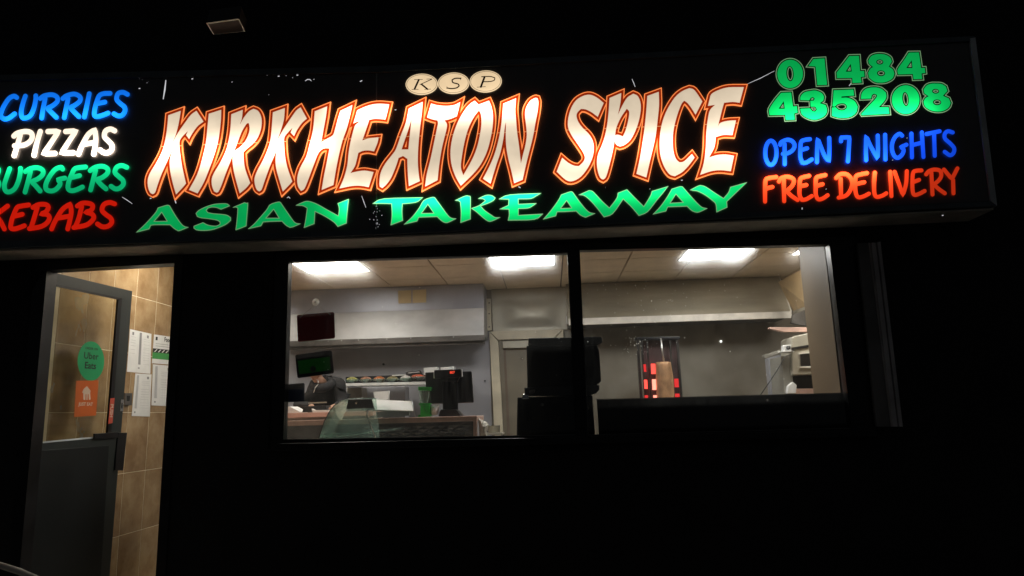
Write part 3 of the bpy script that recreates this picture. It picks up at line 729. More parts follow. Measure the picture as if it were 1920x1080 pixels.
brush(C1, r, b, [(905,190),(960,150),(1070,125),(1150,165),(1150,225),(1085,280),(1010,320),(1070,385),(1135,450)], [(980,190),(950,340),(925,465)])
brush(C1, r, b, [(1285,120),(1250,290),(1215,455)])
brush(C1, r, b, [(1585,115),(1490,120),(1430,150),(1395,230),(1365,340),(1360,430),(1400,450),(1480,430),(1555,400)], [(1410,260),(1510,240)])
brush(C1, r, b, [(1835,130),(1770,100),(1700,120),(1680,200),(1730,260),(1790,310),(1800,370),(1760,430),(1700,440),(1640,410)])
b = 'v_white2'; r = 4.9
brush(C1, r, b, [(200,730),(250,690),(360,665),(440,680),(465,740),(430,810),(340,860),(210,870)], [(290,720),(255,850),(205,1010)])
brush(C1, r, b, [(580,665),(530,830),(490,1005)])
brush(C1, r, b, [(690,665),(845,660),(740,820),(625,985),(790,980)])
brush(C1, r, b, [(945,665),(1095,655),(990,810),(885,975),(1055,970)])
brush(C1, r, b, [(1130,990),(1180,870),(1270,710),(1365,640),(1380,760),(1370,880),(1350,990)], [(1200,850),(1365,820)])
brush(C1, r, b, [(1650,655),(1590,630),(1520,660),(1505,740),(1560,800),(1610,860),(1605,930),(1550,970),(1490,965),(1440,930)])
b = 'v_cyan'; r = 4.5
brush(B1, r, b, [(-130,150),(-60,140),(-20,180),(-50,260),(-100,290),(-40,320),(-15,380),(-60,450),(-150,470)], [(-100,170),(-150,470)])
brush(B1, r, b, [(135,160),(95,270),(60,390),(80,470),(140,480),(210,430),(260,320),(285,200),(285,155)])
brush(B1, r, b, [(355,200),(420,160),(520,145),(595,180),(595,240),(530,300),(440,340),(500,400),(560,470)], [(425,200),(390,340),(350,485)])
brush(B1, r, b, [(875,165),(850,140),(770,170),(690,270),(640,380),(650,450),(720,470),(790,440),(840,370),(810,310),(905,290)])
brush(B1, r, b, [(1195,135),(1100,145),(1040,165),(1000,240),(960,340),(950,430),(990,465),(1060,455),(1150,415)], [(1010,280),(1110,255)])
brush(B1, r, b, [(1260,185),(1330,140),(1430,125),(1500,160),(1500,220),(1430,280),(1350,310),(1410,380),(1480,440)], [(1335,180),(1300,320),(1265,455)])
brush(B1, r, b, [(1770,140),(1700,115),(1630,140),(1605,210),(1660,270),(1715,320),(1720,380),(1670,430),(1610,440),(1550,405)])
b = 'v_red'
brush(B1, r, b, [(105,680),(0,760),(-60,800),(10,900),(60,1000)], [(-60,660),(-110,1000)])
brush(B1, r, b, [(400,665),(300,680),(240,700),(195,790),(160,890),(150,980),(190,1000),(260,985),(340,955)], [(210,820),(310,795)])
brush(B1, r, b, [(460,700),(540,660),(640,660),(675,700),(640,760),(570,790),(660,800),(690,850),(650,920),(560,970),(410,995)], [(520,700),(470,870),(430,990)])
brush(B1, r, b, [(720,1000),(770,890),(870,730),(980,650),(995,760),(975,880),(945,1000)], [(800,850),(980,820)])
brush(B1, r, b, [(1080,680),(1150,640),(1250,645),(1295,680),(1270,740),(1190,765),(1280,790),(1310,840),(1270,900),(1190,950),(1030,980)], [(1140,690),(1100,850),(1050,975)])
brush(B1, r, b, [(1600,650),(1530,630),(1450,660),(1425,740),(1480,800),(1545,850),(1560,910),(1510,960),(1430,970),(1360,930)])
# three ovals with initials
KS = (700, 120, 6.4)
def thin(par, pts, w):
    stroke_mesh('initial_stroke', T(pts, KS), w, .0085, 'brown_print', par, depth=.0006)
ovs = []
for k, (cx, cy, rx, ry, tl) in enumerate([(580, 242, 193, 126, -.03), (962, 229, 190, 127, -.04), (1348, 208, 193, 131, -.05)]):
    lp = T(ell(cx, cy, rx, ry, 40, tl), KS)
    o = flat_poly('oval_badge', [lp], .006 + .0002 * k, 'v_cream', sign, .005)
    ovs.append(o)
    flat_ribbon('badge_line', [T(ell(cx, cy, rx - 13, ry - 12, 40, tl), KS)], .35, .0072, 'brown_print', o)
for s, w in (([(545, 190), (495, 300)], 1.7), ([(700, 183), (630, 215), (560, 247)], .7), ([(578, 243), (650, 302)], 1.5), ([(492, 187), (590, 186)], .5), ([(462, 305), (540, 304)], .5), ([(640, 181), (705, 179)], .5), ([(615, 304), (690, 301)], .5)): thin(ovs[0], s, w)
for s, w in (([(1050, 172), (985, 172), (945, 190), (955, 222), (1015, 240), (1030, 262), (1000, 286), (940, 295), (885, 288)], 1.15), ([(1052, 165), (1046, 190)], .5), ([(884, 270), (880, 294)], .5)): thin(ovs[1], s, w)
for s, w in (([(1335, 155), (1290, 275)], 1.8), ([(1300, 153), (1400, 150), (1458, 165), (1450, 195), (1400, 210), (1325, 213)], .9), ([(1245, 278), (1345, 272)], .5)): thin(ovs[2], s, w)
# scratches and bare spots where the tubes shine through
def scr(pts, w): return [Vector((p[0], p[1])) for p in pts], w
vs, fs = [], []
def addscr(pts, w):
    P = [Vector(p) for p in pts]; n = len(P); o = len(vs)
    for i in range(n):
        t = (P[min(i + 1, n - 1)] - P[max(i - 1, 0)]).normalized(); nn = Vector((-t.y, t.x))
        ww = w * (1 if 0 < i < n - 1 or n == 2 else .5)
        vs.append(W(*(P[i] + nn * ww), YS - .001)); vs.append(W(*(P[i] - nn * ww), YS - .001))
    for i in range(n - 1): fs.append((o + 2 * i, o + 2 * i + 2, o + 2 * i + 3, o + 2 * i + 1))
for pts, w in [([(311, 150), (309, 168), (306, 186)], 1.3), ([(229, 369.5), (238, 375), (248, 382)], .6), ([(678, 367), (682, 378), (686, 389)], .6), ([(1185, 148), (1188, 155), (1191, 163)], .6),
               ([(1402, 157), (1425, 147), (1452, 133)], .5), ([(572, 152), (576, 149), (581, 149), (584, 152)], .7), ([(328, 375), (330, 381)], .8), ([(538, 371), (541, 369), (544, 372)], .8),
               ([(972, 350), (976, 352)], .8), ([(1504, 389), (1504, 393)], .5), ([(675, 153), (679, 151)], .7), ([(1592, 161), (1596, 156)], .5)]: addscr(pts, w)
for _ in range(46):
    x, y = random.choice([(random.uniform(690, 716), random.uniform(395, 430)), (random.uniform(260, 640), random.uniform(140, 160)), (random.uniform(700, 1350), random.uniform(350, 415)), (random.uniform(20, 1750), random.uniform(150, 400)), (706 + random.uniform(-2, 2), random.uniform(380, 430))])
    s = random.uniform(.25, .8); addscr([(x, y), (x + s * 2, y - s)], s * .5)
for x, y in ((260, 166), (359, 148), (521, 143), (556, 141), (740, 206), (1691, 388), (1766, 404), (1277, 338), (281, 372)): addscr([(x, y), (x + 3, y - .3)], .7)
tag(mesh('scratches', vs, fs, 'v_scratch', sign), kind='stuff')

# ---------------------------------------------------------------- flood light above the sign
fl = thing('flood_light', 'small unlit flood light on the dark wall above the sign', 'flood light', W(425, 60, -.4))
def skew(pix, Y): return [W(x, y, Y) for x, y in pix]
fr = [W(386, 43, -1.22), W(447, 35, -1.22), W(458, 57, -.72), W(399, 63, -.72)]
bk = [Vector((p.x, p.y + .03, p.z + .10)) for p in fr]
solid('lamp_body', [p + Vector((0, .012, 0)) for p in fr], bk, 'black', fl, bv=.004)
cn = sum(fr, Vector()) / 4
inn = [cn + (p - cn) * .88 for p in fr]
deep = [cn + (p - cn) * .6 + Vector((0, .02, .03)) for p in fr]
M['reflector'] = paint('lamp_reflector', (.90, .78, .70), .5, metal=.0, var=.3)
mesh('reflector', inn + deep, [(0, 1, 5, 4), (1, 2, 6, 5), (2, 3, 7, 6), (3, 0, 4, 7), (4, 5, 6, 7)], 'reflector', fl)
solid('lamp_rim', fr, [p + Vector((0, .012, 0)) for p in fr], 'alu_grey', fl, holes=[(inn, [p + Vector((0, .012, 0)) for p in inn])])
tube('bracket', [sum(bk, Vector()) / 4 + Vector((0, -.01, 0)), W(428, 50, -.002)], .009, 'wall_out', fl)

# ---------------------------------------------------------------- shop window
win = thing('shop_window', 'wide black-framed shop window with steamy glass beside the door', 'shop window', (0, .02, .9))
PL = [(541, 490), (1065, 474), (1081, 816), (531, 825)]
PR = [(1086, 469), (1555, 458), (1597, 803), (1102, 816)]
prism('window_frame', WO, .012, .085, 'frame', win, holes=[PL, PR])
for nm, P in (('pane', PL), ('pane', PR)):
    cx = sum(p[0] for p in P) / 4; cy = sum(p[1] for p in P) / 4
    prism(nm, [(cx + (p[0] - cx) * 1.006, cy + (p[1] - cy) * 1.006) for p in P], .046, .046001, 'pane', win) if False else None
def pane(P, Y, parent, mat='pane', grow=3):
    cx = sum(p[0] for p in P) / 4; cy = sum(p[1] for p in P) / 4
    vs = [W(p[0] + (grow if p[0] > cx else -grow), p[1] + (grow if p[1] > cy else -grow), Y) for p in P]
    return mesh('pane', vs, [(0, 1, 2, 3)], mat, parent)
pane(PL, .046, win); pane(PR, .046, win)
# glazing beads
def bead(P, parent, w=1.6):
    a = [(P[0][0], P[0][1]), P[1], P[2], P[3]]
    for i, nm in enumerate(('bead', 'bead', 'bead', 'bead')):
        p, q = Vector(a[i]), Vector(a[(i + 1) % 4]); cen = Vector((sum(x[0] for x in a) / 4, sum(x[1] for x in a) / 4))
        n = Vector((-(q - p).y, (q - p).x)).normalized()
        if n.dot(cen - p) < 0: n = -n
        prism('bead', [tuple(p), tuple(q), tuple(q + n * w), tuple(p + n * w)], .03, .043, 'frame_highlight' if i in (2, 3) else 'frame', parent)  # left and bottom beads paler, as a painted highlight on the frame
bead(PL, win, 1.5); bead(PR, win, 1.0)
prism('sill', [(520, 832), (1640, 806), (1650, 818), (500, 846)], -.06, .012, 'frame', win, bv=.004)
# dried spots on the glass
vs, fs = [], []
for _ in range(190):
    if random.random() < .72: x, y = random.gauss(1230, 90), random.gauss(560, 60)
    else: x, y = random.uniform(560, 1540), random.uniform(500, 735)
    if random.random() < .22: x, y = random.gauss(1192, 12), random.gauss(645, 10)
    if not (545 < x < 1060 or 1092 < x < 1540) or not 500 < y < 738: continue
    s = random.uniform(.25, .85) * (1.6 if random.random() < .08 else 1); o = len(vs)
    c = [W(x + s * math.cos(k * PI / 3), y + s * math.sin(k * PI / 3) * 1.3, .0445) for k in range(6)]
    vs += c; fs.append(tuple(range(o, o + 6)))
m, nt, out = newmat('dried_water_spots'); tl = N(nt, 'ShaderNodeBsdfTranslucent'); tl.inputs[0].default_value = (.9, .9, .85, 1); nt.links.new(tl.outputs[0], out.inputs[0]); M['spots'] = m
tag(mesh('water_spots', vs, fs, 'spots', win), kind='stuff')

sg = thing('shutter_guide', 'grey vertical shutter guide rails at the right of the window', 'shutter guide', W(1660, 640, -.02))
prism('guide_panel', [(1608, 456), (1630, 455), (1671, 800), (1644, 800)], -.03, -.002, 'guide', sg)
prism('rail', [(1634, 455), (1642, 455), (1683, 800), (1674, 800)], -.05, -.002, 'alu_rail', sg)
prism('rail', [(1645, 454), (1651, 453), (1693, 800), (1686, 800)], -.05, -.002, 'alu_rail', sg)
prism('rail', [(1629.5, 455), (1631, 455), (1673, 800), (1671.5, 800)], -.04, -.002, 'alu_rail', sg)

# ---------------------------------------------------------------- entrance door, standing open inwards
df = thing('door_frame', 'dark frame around the open entrance door', 'door frame', W(200, 1080, .0))
prism('frame_post', [(60, 545), (70, 528), (88, 506), (32, 1118), (14, 1118)], -.02, .09, 'frame', df)
prism('frame_post', [(327, 492), (343, 491), (308, 1118), (290, 1110)], -.01, .09, 'frame', df)
prism('frame_head', [(66, 492), (343, 478), (343, 491.5), (327, 493.5), (86, 507), (66, 508)], -.01, .09, 'frame', df)
H = W(93, 509, .06)
FE = WZ(248, 546, H.z)
dirv = Vector((FE.x - H.x, FE.y - H.y, 0)); DW = dirv.length; dirv.normalize()
nrmv = Vector((dirv.y, -dirv.x, 0))            # towards the street side
print('DOOR', H, FE, 'width', DW)
def WD(px, py, off=0.0):
    r = ray(px, py); o = H + nrmv * off
    t = (o - CAM).dot(nrmv) / r.dot(nrmv)
    return CAM + r * t
def dprism(name, pix, a, b, mat, parent, bv=0, holes=()):
    f = lambda pp: ([WD(x, y, a) for x, y in pp], [WD(x, y, a) + nrmv * (b - a) for x, y in pp])
    A, B = f(pix); return solid(name, A, B, mat, parent, bv, [f(h) for h in holes])
door = thing('entrance_door', 'dark grey half-glazed entrance door standing open inwards', 'door', (H.x, H.y, FLOOR + .01))
DG = [(106, 533), (229, 559), (208, 819), (80, 831)]
DOUT = [(93, 509), (248, 546), (236, 700), (203, 1110), (38, 1120)]
dprism('door_frame_leaf', DOUT, 0, -.045, 'doorgrey', door, holes=[DG])
mesh('pane', [WD(x, y, -.02) for x, y in [(103, 530), (232, 556), (211, 822), (77, 834)]], [(0, 1, 2, 3)], 'door_pane', door)
dprism('glazing_bead', [(106, 533), (229, 559), (227.5, 563), (106.5, 537)], 0, -.012, 'black', door)
dprism('glazing_bead', [(229, 559), (208, 819), (201, 820), (222, 560)], 0, -.018, 'black', door)
dprism('glazing_bead', [(208, 819), (80, 831), (80.3, 828), (207, 816)], -.002, -.012, 'alu_grey', door)
dprism('kick_panel', [(72, 845), (205, 835), (188, 1105), (46, 1115)], .006, -.0005, 'doorpanel', door, bv=.003)
dprism('handle_plate', [(222, 811), (239, 811), (231, 882), (215, 882)], .012, .0, 'black', door, bv=.004)
dprism('push_bar', [(178, 813), (222, 810), (221, 821), (177, 824)], .022, .006, 'black', door, bv=.003)
lk = dprism('lock', [(227, 749), (232.5, 749), (231, 771), (225.5, 771)], .004, .0, 'chrome', door, bv=.001)
dprism('keyhole', [(228.4, 755), (230.2, 755), (229.6, 766), (227.8, 766)], .0055, .0035, 'ink_black', lk)
def sticker(pix, mat, off=-.016): return dprism('sticker', pix, off, off - .0012, mat, door)
def dtext(s, cx, cy, hpx, mat, par, bold=0, off=-.0155, wscale=1.0, vert=False):
    o = WD(cx, cy, off); up = (WD(cx, cy - 10, off) - o); up = Vector((0, 0, up.z)) ; up = up / 10 * hpx
    ux = dirv * up.length * wscale
    if vert: ux, up = -up * 1.0, ux          # reads downwards
    return text_mesh('lettering', s, o, ux, up, mat, par, bold=bold, lift=.0)
s1 = sticker(ell(170.5, 677, 25, 37, 36), 'st_green')
dtext('Uber', 171, 668, 17.5, 'ink_black', s1, .012, wscale=1.0)
dtext('Eats', 169.5, 686, 17.5, 'ink_black', s1, .022, wscale=1.0)
dtext('ORDER ON', 172, 654, 6, 'ink_black', s1, .02)
s2 = sticker([(143, 714), (185, 713), (180, 779), (139, 782)], 'st_orange')
M['pale'] = paint('pale_print', (.72, .55, .42), .6)
dtext('JUST EAT', 161, 758, 8.5, 'pale', s2, .03)
hs = [(163, 724), (170, 733), (169, 736), (170, 749), (166.5, 750), (166, 739), (164.5, 739), (164, 750), (162, 750), (162, 739), (160.5, 739), (160, 750), (156.5, 749.5), (156, 737), (154, 736), (157, 729)]
mesh('emblem', [WD(x, y, -.0155) for x, y in hs], [tuple(t) for t in tessellate_polygon([[WD(x, y, -.0155) for x, y in hs]])], 'pale', s2)
s3 = sticker([(207, 747), (215, 746), (211, 793), (203, 795)], 'st_red', .0015)
dtext('PUSH', 209, 770, 10.5, 'pale', s3, .03, off=.0022, vert=True)

# door strike on the tiled wall, and the notices
def wall_box(name, pix, t, mat, parent, base=.0):
    A = [WX(x, y, XL + base + t) for x, y in pix]
    return solid(name, A, [p - Vector((t, 0, 0)) for p in A], mat, parent)
st = thing('wall_latch', 'small dark metal latch box on the tiled wall by the door', 'latch', WX(241, 757, XL))
wall_box('latch_plate', [(235, 737), (248, 737), (247, 760), (234, 759)], .03, 'steel_dark', st)
wall_box('latch_hole', [(238, 742), (244, 742), (243, 752), (238, 752)], .002, 'ink_black', st, .03)
notices = [('white printed notice highest and nearest the open door', [(244, 617), (284, 626), (282, 701), (238, 697)], 1),
           ('white printed notice hanging lowest on the tiled wall', [(254, 700), (284, 702), (281, 781), (247, 780)], 2),
           ('poster with a green band on the tiled wall', [(289, 627), (324, 632), (324, 684), (285, 681)], 3),
           ('white printed notice beneath the poster with the green band', [(287, 683), (324, 686), (324, 762), (284, 760)], 2)]
def lerp(a, b, t): return (a[0] + (b[0] - a[0]) * t, a[1] + (b[1] - a[1]) * t)
for lab, Q, kd in notices:
    t = thing('notice', lab, 'notice', WX(Q[3][0], Q[3][1], XL + .004), 'notices taped to the tiled wall')
    wall_box('sheet', Q, .0015, 'paper', t, .003)
    def q(u, v): return lerp(lerp(Q[0], Q[1], u), lerp(Q[3], Q[2], u), v)
    def mark(u0, v0, u1, v1, mat, nm='printed_line'): return wall_box(nm, [q(u0, v0), q(u1, v0), q(u1, v1), q(u0, v1)], .0006, mat, t, .0046)
    if kd == 1:
        mark(.46, .03, .56, .80, 'ink', 'printed_bar'); mark(.46, .87, .53, .90, 'ink')
        mark(.80, .06, .88, .13, 'ink', 'printed_crest'); mark(.12, .05, .2, .12, 'ink', 'printed_crest')
        for v in (.17, .22, .30, .38, .42, .50, .56, .62, .68, .78): mark(.66, v, .93, v + .006, 'ink_light')
        for v in (.16, .24, .30, .37, .46, .55): mark(.08, v, .30, v + .006, 'ink_light')
    elif kd == 2:
        mark(.12, .04, .24, .82, 'ink_light', 'printed_bar'); mark(.12, .89, .19, .93, 'ink'); mark(.74, .06, .86, .12, 'ink', 'printed_crest')
        for v in (.17, .21, .26, .36, .42, .48, .54, .60, .68, .74, .80): mark(.42, v, .90, v + .006, 'ink_light')
    else:
        mark(.0, .48, 1, .62, 'ink_black', 'printed_band'); mark(.0, .62, 1, .84, 'ink_green', 'printed_band')
        for k in range(5):
            u = .06 + k * .19
            wall_box('printed_swirl', [q(u, .60), q(u + .12, .50), q(u + .17, .50), q(u + .06, .60)], .0005, 'paper', t, .0053)
        for v in (.30, .38): mark(.12, v, .95, v + .012, 'ink')
        o = WX(*q(.72, .13), XL + .0055); up = Vector((0, 0, (WX(*q(.6, 0), XL).z - WX(*q(.6, .22), XL).z)))
        text_mesh('lettering', 'Food', o, Vector((0, 1, 0)) * up.z * .9, up, 'ink_black', t, bold=.03)
        mark(.10, .07, .2, .19, 'ink_black', 'printed_crest')

# ---------------------------------------------------------------- kitchen: canopies, inner door
def ww(px, py, Y): return W(px, py, Y)
hl = thing('extractor_canopy', 'large stainless extractor canopy along the left of the kitchen', 'extractor canopy', W(700, 600, 2.3))
zc = CEIL + .003
def hx(px): return W(px, 580, 2.3).x
xr = hx(907)
zb = W(907, 577, 2.3).z; zl = W(907, 628, 2.26).z; zl2 = W(907, 638, 2.25).z
ywf = 2.30
mesh('canopy_fascia', [(-2.9, ywf, CEIL), (xr, ywf, CEIL), (xr, ywf, zb), (-2.9, ywf, zb), (-2.9, YB, CEIL), (xr, YB, CEIL), (xr, YB, zb), (-2.9, YB, zb)], BOXF and [(0, 1, 2, 3), (4, 7, 6, 5), (1, 5, 6, 2), (0, 3, 7, 4)], 'steel_blue', hl)
mesh('canopy_face', [(-2.9, ywf - .004, zb - .003), (xr + .004, ywf - .004, zb - .003), (xr + .004, ywf - .05, zl), (-2.9, ywf - .05, zl), (-2.9, YB - .02, zb - .003), (xr + .004, YB - .02, zb - .003), (xr + .004, YB - .02, zl), (-2.9, YB - .02, zl)], [(0, 1, 2, 3), (4, 7, 6, 5), (1, 5, 6, 2), (0, 3, 7, 4), (3, 2, 6, 7)], 'steel', hl)
box('canopy_lip', -2.9, xr + .006, ywf - .055, ywf - .035, zl2, zl - .002, 'steel_dark', hl)
box('canopy_lip', -2.9, xr + .006, ywf - .01, ywf + .02, zl2 - .03, zl - .004, 'steel_dark', hl)
for px in (640, 672, 725, 770, 850):
    c = W(px, 634 - (px - 640) * .03, ywf - .06); lathe('rivet', (c.x, ywf - .056, zl - .012), [(.0, -.004), (.006, -.003), (.007, 0)], 'steel', hl, 8, 'y')
ca = thing('taped_card', 'left yellowed card of the pair on the canopy', 'card', W(760, 556, 2.29), 'yellowed cards on the canopy')
prism('card_sheet', [(746, 545), (771, 544), (771, 568), (747, 569)], 2.288, 2.294, 'yellow', ca)
ca = thing('taped_card', 'right yellowed card of the pair on the canopy', 'card', W(785, 556, 2.29), 'yellowed cards on the canopy')
prism('card_sheet', [(773.5, 544), (799, 542.5), (799, 567), (773.5, 568)], 2.288, 2.294, 'yellow', ca)

wp = thing('wall_panel', 'dented stainless panel above the cream inner door', 'steel panel', W(985, 620, YB - .02))
prism('panel_sheet', [(921, 541), (1062, 536), (1064, 618), (924, 622)], YB - .03, YB - .003, 'steel_warm', wp, bv=.004)
prism('panel_strip', [(912, 560), (920, 560), (922, 619), (914, 620)], YB - .05, YB - .004, 'cream_door', wp)
for y in (568, 588, 613): lathe('screw', W(917, y, YB - .052), [(.0, -.004), (.008, -.003), (.009, .002)], 'steel_dark', wp, 8, 'y')
# gently swollen sheet over the panel
vs, fs = [], []
nx, nz = 22, 12
for i in range(nx + 1):
    for j in range(nz + 1):
        u, v = i / nx, j / nz
        p = lerp(lerp((938, 562), (1052, 557), u), lerp((939, 616), (1053, 612), u), v)
        w = W(*p, YB - .032)
        dd = min(u, 1 - u, v * .8, (1 - v) * .8) * 5; h = .020 * (1 - math.exp(-dd * dd)) * (1 + .35 * math.sin(5 * u + 2) * math.cos(4 * v))
        vs.append((w.x, w.y - h, w.z))
for i in range(nx):
    for j in range(nz):
        a = i * (nz + 1) + j; fs.append((a, a + 1, a + nz + 2, a + nz + 1))
mesh('swollen_sheet', vs, fs, 'steel_warm', wp, smooth=True)
sb_ = thing('switch_box', 'small white switch box high on the wall beside the window mullion', 'switch', W(1064, 600, YB - .04))
prism('switch_face', rect(1061, 592, 1071, 607), YB - .05, YB - .02, 'white', sb_, bv=.003)

idr = thing('inner_door', 'closed brown inner door in a cream frame behind the counter', 'door', W(985, 1000, YB))
prism('frame_post', [(917, 622), (934, 640), (946, 850), (929, 850)], YB - .07, YB - .002, 'cream_door', idr, bv=.004)
prism('frame_post', [(1039, 636), (1056, 618), (1070, 850), (1052, 850)], YB - .07, YB - .002, 'cream_door', idr, bv=.004)
prism('frame_head', [(917.5, 621.5), (1055.5, 617.5), (1039, 633.5), (934.5, 637.5)], YB - .07, YB - .002, 'cream_door', idr, bv=.004)
prism('frame_moulding', [(922, 627), (925, 630), (938, 850), (935, 850)], YB - .075, YB - .06, 'cream_door', idr)
prism('door_leaf', [(935, 638), (1040, 634), (1053, 850), (947, 850)], YB - .04, YB - .004, 'door_leaf', idr)
prism('door_closer', [(942, 640), (992, 638), (992, 652), (943, 653)], YB - .09, YB - .045, 'steel_warm', idr, bv=.005)
prism('door_edge_strip', [(944, 655), (948, 655), (958, 850), (953, 850)], YB - .05, YB - .042, 'ceilgrid', idr)
lathe('door_stud', W(979, 672, YB - .05), [(.0, -.014), (.011, -.01), (.012, .006)], 'chrome', idr, 12, 'y')

hr = thing('extractor_canopy', 'greasy stainless extractor canopy above the doner grill', 'extractor canopy', W(1280, 590, 2.3))
T0, T1 = W(1070, 523, 2.55), W(1457, 505, 2.55)
Bz0 = W(1066, 596, 2.2); Bz1 = W(1483, 585, 2.2)
L0 = W(1066, 607, 2.2); L1 = W(1484, 599, 2.2)
zt = CEIL; z1 = (Bz0.z + Bz1.z) / 2; z2 = (L0.z + L1.z) / 2
xa, xb = W(1066, 600, 2.2).x, W(1484, 590, 2.2).x
xta, xtb = W(1066, 525, 2.5).x, W(1462, 525, 2.5).x
mesh('canopy_face', [(xa, 2.5, zt), (xtb, 2.5, zt), (xb, 2.2, z1), (xa, 2.2, z1), (xa, YB, zt), (xtb, YB, zt), (xb, YB, z1), (xa, YB, z1)], [(0, 1, 2, 3), (1, 5, 6, 2), (0, 3, 7, 4)], 'hood_grease', hr)
box('canopy_lip', xa, xb, 2.195, 2.215, z2, z1 - .001, 'cream', hr)
box('canopy_lip', xa, xb, 2.216, YB - .01, z2 + .02, z2 + .03, 'steel_dark', hr)
tube('canopy_edge', [(xtb, 2.5, zt), (xb, 2.2, z1)], .006, 'cream', hr, 6)
sd = thing('side_duct', 'tan sloping duct beside the beige pillar', 'duct', W(1490, 580, 1.8))
mesh('duct_face', [W(1459, 529, 2.15), W(1512, 500, 1.3), W(1516, 573, 1.3), W(1487, 583, 2.05)], [(0, 1, 2, 3)], 'tan', sd)
mesh('duct_edge', [W(1487, 583, 2.05), W(1516, 573, 1.3), W(1516, 578, 1.3), W(1487, 589, 2.05)], [(0, 1, 2, 3)], 'steel_warm', sd)
prism('recess_shade', [(1487, 590), (1518, 579), (1518, 612), (1484, 606)], 2.06, 2.1, 'steel_dark', sd)  # solid dark slab painting the shade of a recess under the duct

px_ = W(1511, 600, .62).x
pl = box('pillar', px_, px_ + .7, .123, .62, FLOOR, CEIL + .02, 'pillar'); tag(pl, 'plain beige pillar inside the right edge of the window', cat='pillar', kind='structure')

# ---------------------------------------------------------------- doner grill
dg = thing('doner_grill', 'upright doner grill with glowing red burners and meat cone', 'doner grill', W(1240, 760, 1.9))
YD = 1.9
prism('back_plate', [(1205, 633), (1272, 633), (1280, 770), (1212, 770)], YD + .12, YD + .14, 'heat_plate', dg)
prism('top_shade', [(1192, 632), (1275, 631), (1275, 636), (1192, 637)], YD + .03, YD + .14, 'black', dg, bv=.004)  # added black strip in place of the shade above the grill
for x0, x1, m_ in ((1193, 1198, 'soot'), (1201, 1205, 'soot'), (1212, 1215, 'soot'), (1255, 1258, 'soot'), (1268, 1272, 'soot')):
    k = (x0 - 741) / 7000 * 135
    prism('post', [(x0, 637), (x1, 637), (x1 + k, 772), (x0 + k, 772)], YD + .04, YD + .07, m_, dg)
def burner(x0, y0, x1, y1, mt, Y=YD + .0): prism('burner', [(x0, y0), (x1, y0), (x1 + 1, y1), (x0 + 1, y1)], Y, Y + .02, mt, dg)
burner(1221, 682, 1228.5, 701, 'red_hot'); burner(1223, 711, 1230, 731, 'pink_hot'); burner(1225.5, 741, 1232, 762, 'pink_hot')
burner(1207, 683, 1211, 697, 'red_dim'); burner(1208, 712, 1213.5, 729, 'red_hot'); burner(1209, 741, 1215, 760, 'red_dim')
burner(1264.5, 710, 1272, 726, 'red_dim', YD + .03); burner(1266, 738, 1274, 760, 'red_dim', YD + .03)
c = W(1249, 762, YD); tp = W(1247.5, 679, YD); ph = tp.z - c.z
lathe('meat', c, [(.030, -.25), (.062, -.15), (.076, -.05), (.081, ph * .35), (.080, ph * .7), (.077, ph * .93), (.070, ph), (.0, ph + .002)], 'meat', dg, 36)
mt = [c_ for c_ in dg.children if c_.name.startswith('meat')][0]
for v in mt.data.vertices:
    a_ = math.atan2(v.co.y, v.co.x); k_ = 1 + .05 * math.sin(a_ * 5 + v.co.z * 30) + .03 * math.sin(a_ * 11 - v.co.z * 70) + random.uniform(-.02, .02)
    v.co.x *= k_; v.co.y *= k_
tube('skewer', [(tp.x - .012, tp.y, tp.z - .02), (tp.x - .03, tp.y, W(1240, 634, YD).z)], .009, 'rod', dg)
lathe('base', (c.x, c.y, c.z - .30), [(.20, 0), (.20, .05), (.0, .05)], 'steel_dark', dg, 20)
for k in range(4):
    s = W(1190 + k * 5 + (3 if k % 2 else 0), 648 + k * 7, YD - .02); 
tbl = thing('grill_counter', 'low steel counter carrying the doner grill', 'counter', (c.x, 2.1, FLOOR))
box('worktop', 1.0, 2.9, 1.65, YB - .02, c.z - .36, c.z - .301, 'steel_warm', tbl)
box('cabinet', 1.05, 2.85, 1.7, YB - .03, FLOOR, c.z - .361, 'steel_dark', tbl)

# ---------------------------------------------------------------- right corner shelf, box, scales
sh = thing('wall_shelf', 'pink edged shelf above the white appliance by the pillar', 'shelf', W(1480, 616, 1.6))
prism('shelf_board', [(1443, 613.5), (1545, 614), (1545, 622), (1470, 622), (1443, 616)], 1.6, 1.66, 'pink', sh, bv=.003)
ap = thing('white_appliance', 'cream appliance with a dark square window by the pillar', 'appliance', W(1510, 690, 1.5))
prism('housing', [(1484, 634), (1490, 630), (1560, 615), (1560, 700), (1486, 704)], 1.5, 1.8, 'appliance', ap, bv=.008)
prism('slot', [(1483, 652), (1560, 639), (1560, 643), (1483, 657)], 1.49, 1.502, 'black', ap)
prism('viewing_window', [(1501, 664), (1560, 658), (1560, 685), (1502, 687)], 1.488, 1.498, 'screen', ap)
prism('window_trim', [(1499, 661), (1560, 655), (1560, 658), (1499, 664)], 1.484, 1.5, 'cream', ap)
prism('window_trim', [(1500, 687), (1560, 685), (1560, 688), (1500, 690)], 1.484, 1.5, 'cream', ap)
lc = thing('side_cupboard', 'pale grey cupboard side with open shelf beside the pillar', 'cupboard', W(1480, 740, 1.6))
prism('side_panel', [(1466, 668), (1484, 664), (1490, 775), (1474, 775)], 1.55, 1.95, 'sidegrey', lc)
prism('dark_shelf', [(1485, 705), (1560, 703), (1560, 728), (1487, 728)], 1.7, 1.9, 'black', lc)
prism('shelf_edge', [(1492, 729), (1560, 728), (1560, 742), (1493, 742)], 1.55, 1.8, 'pink', lc)
prism('top_ledge', [(1432, 666), (1464, 655), (1464, 662), (1434, 671)], 1.5, 1.56, 'sidegrey', lc)
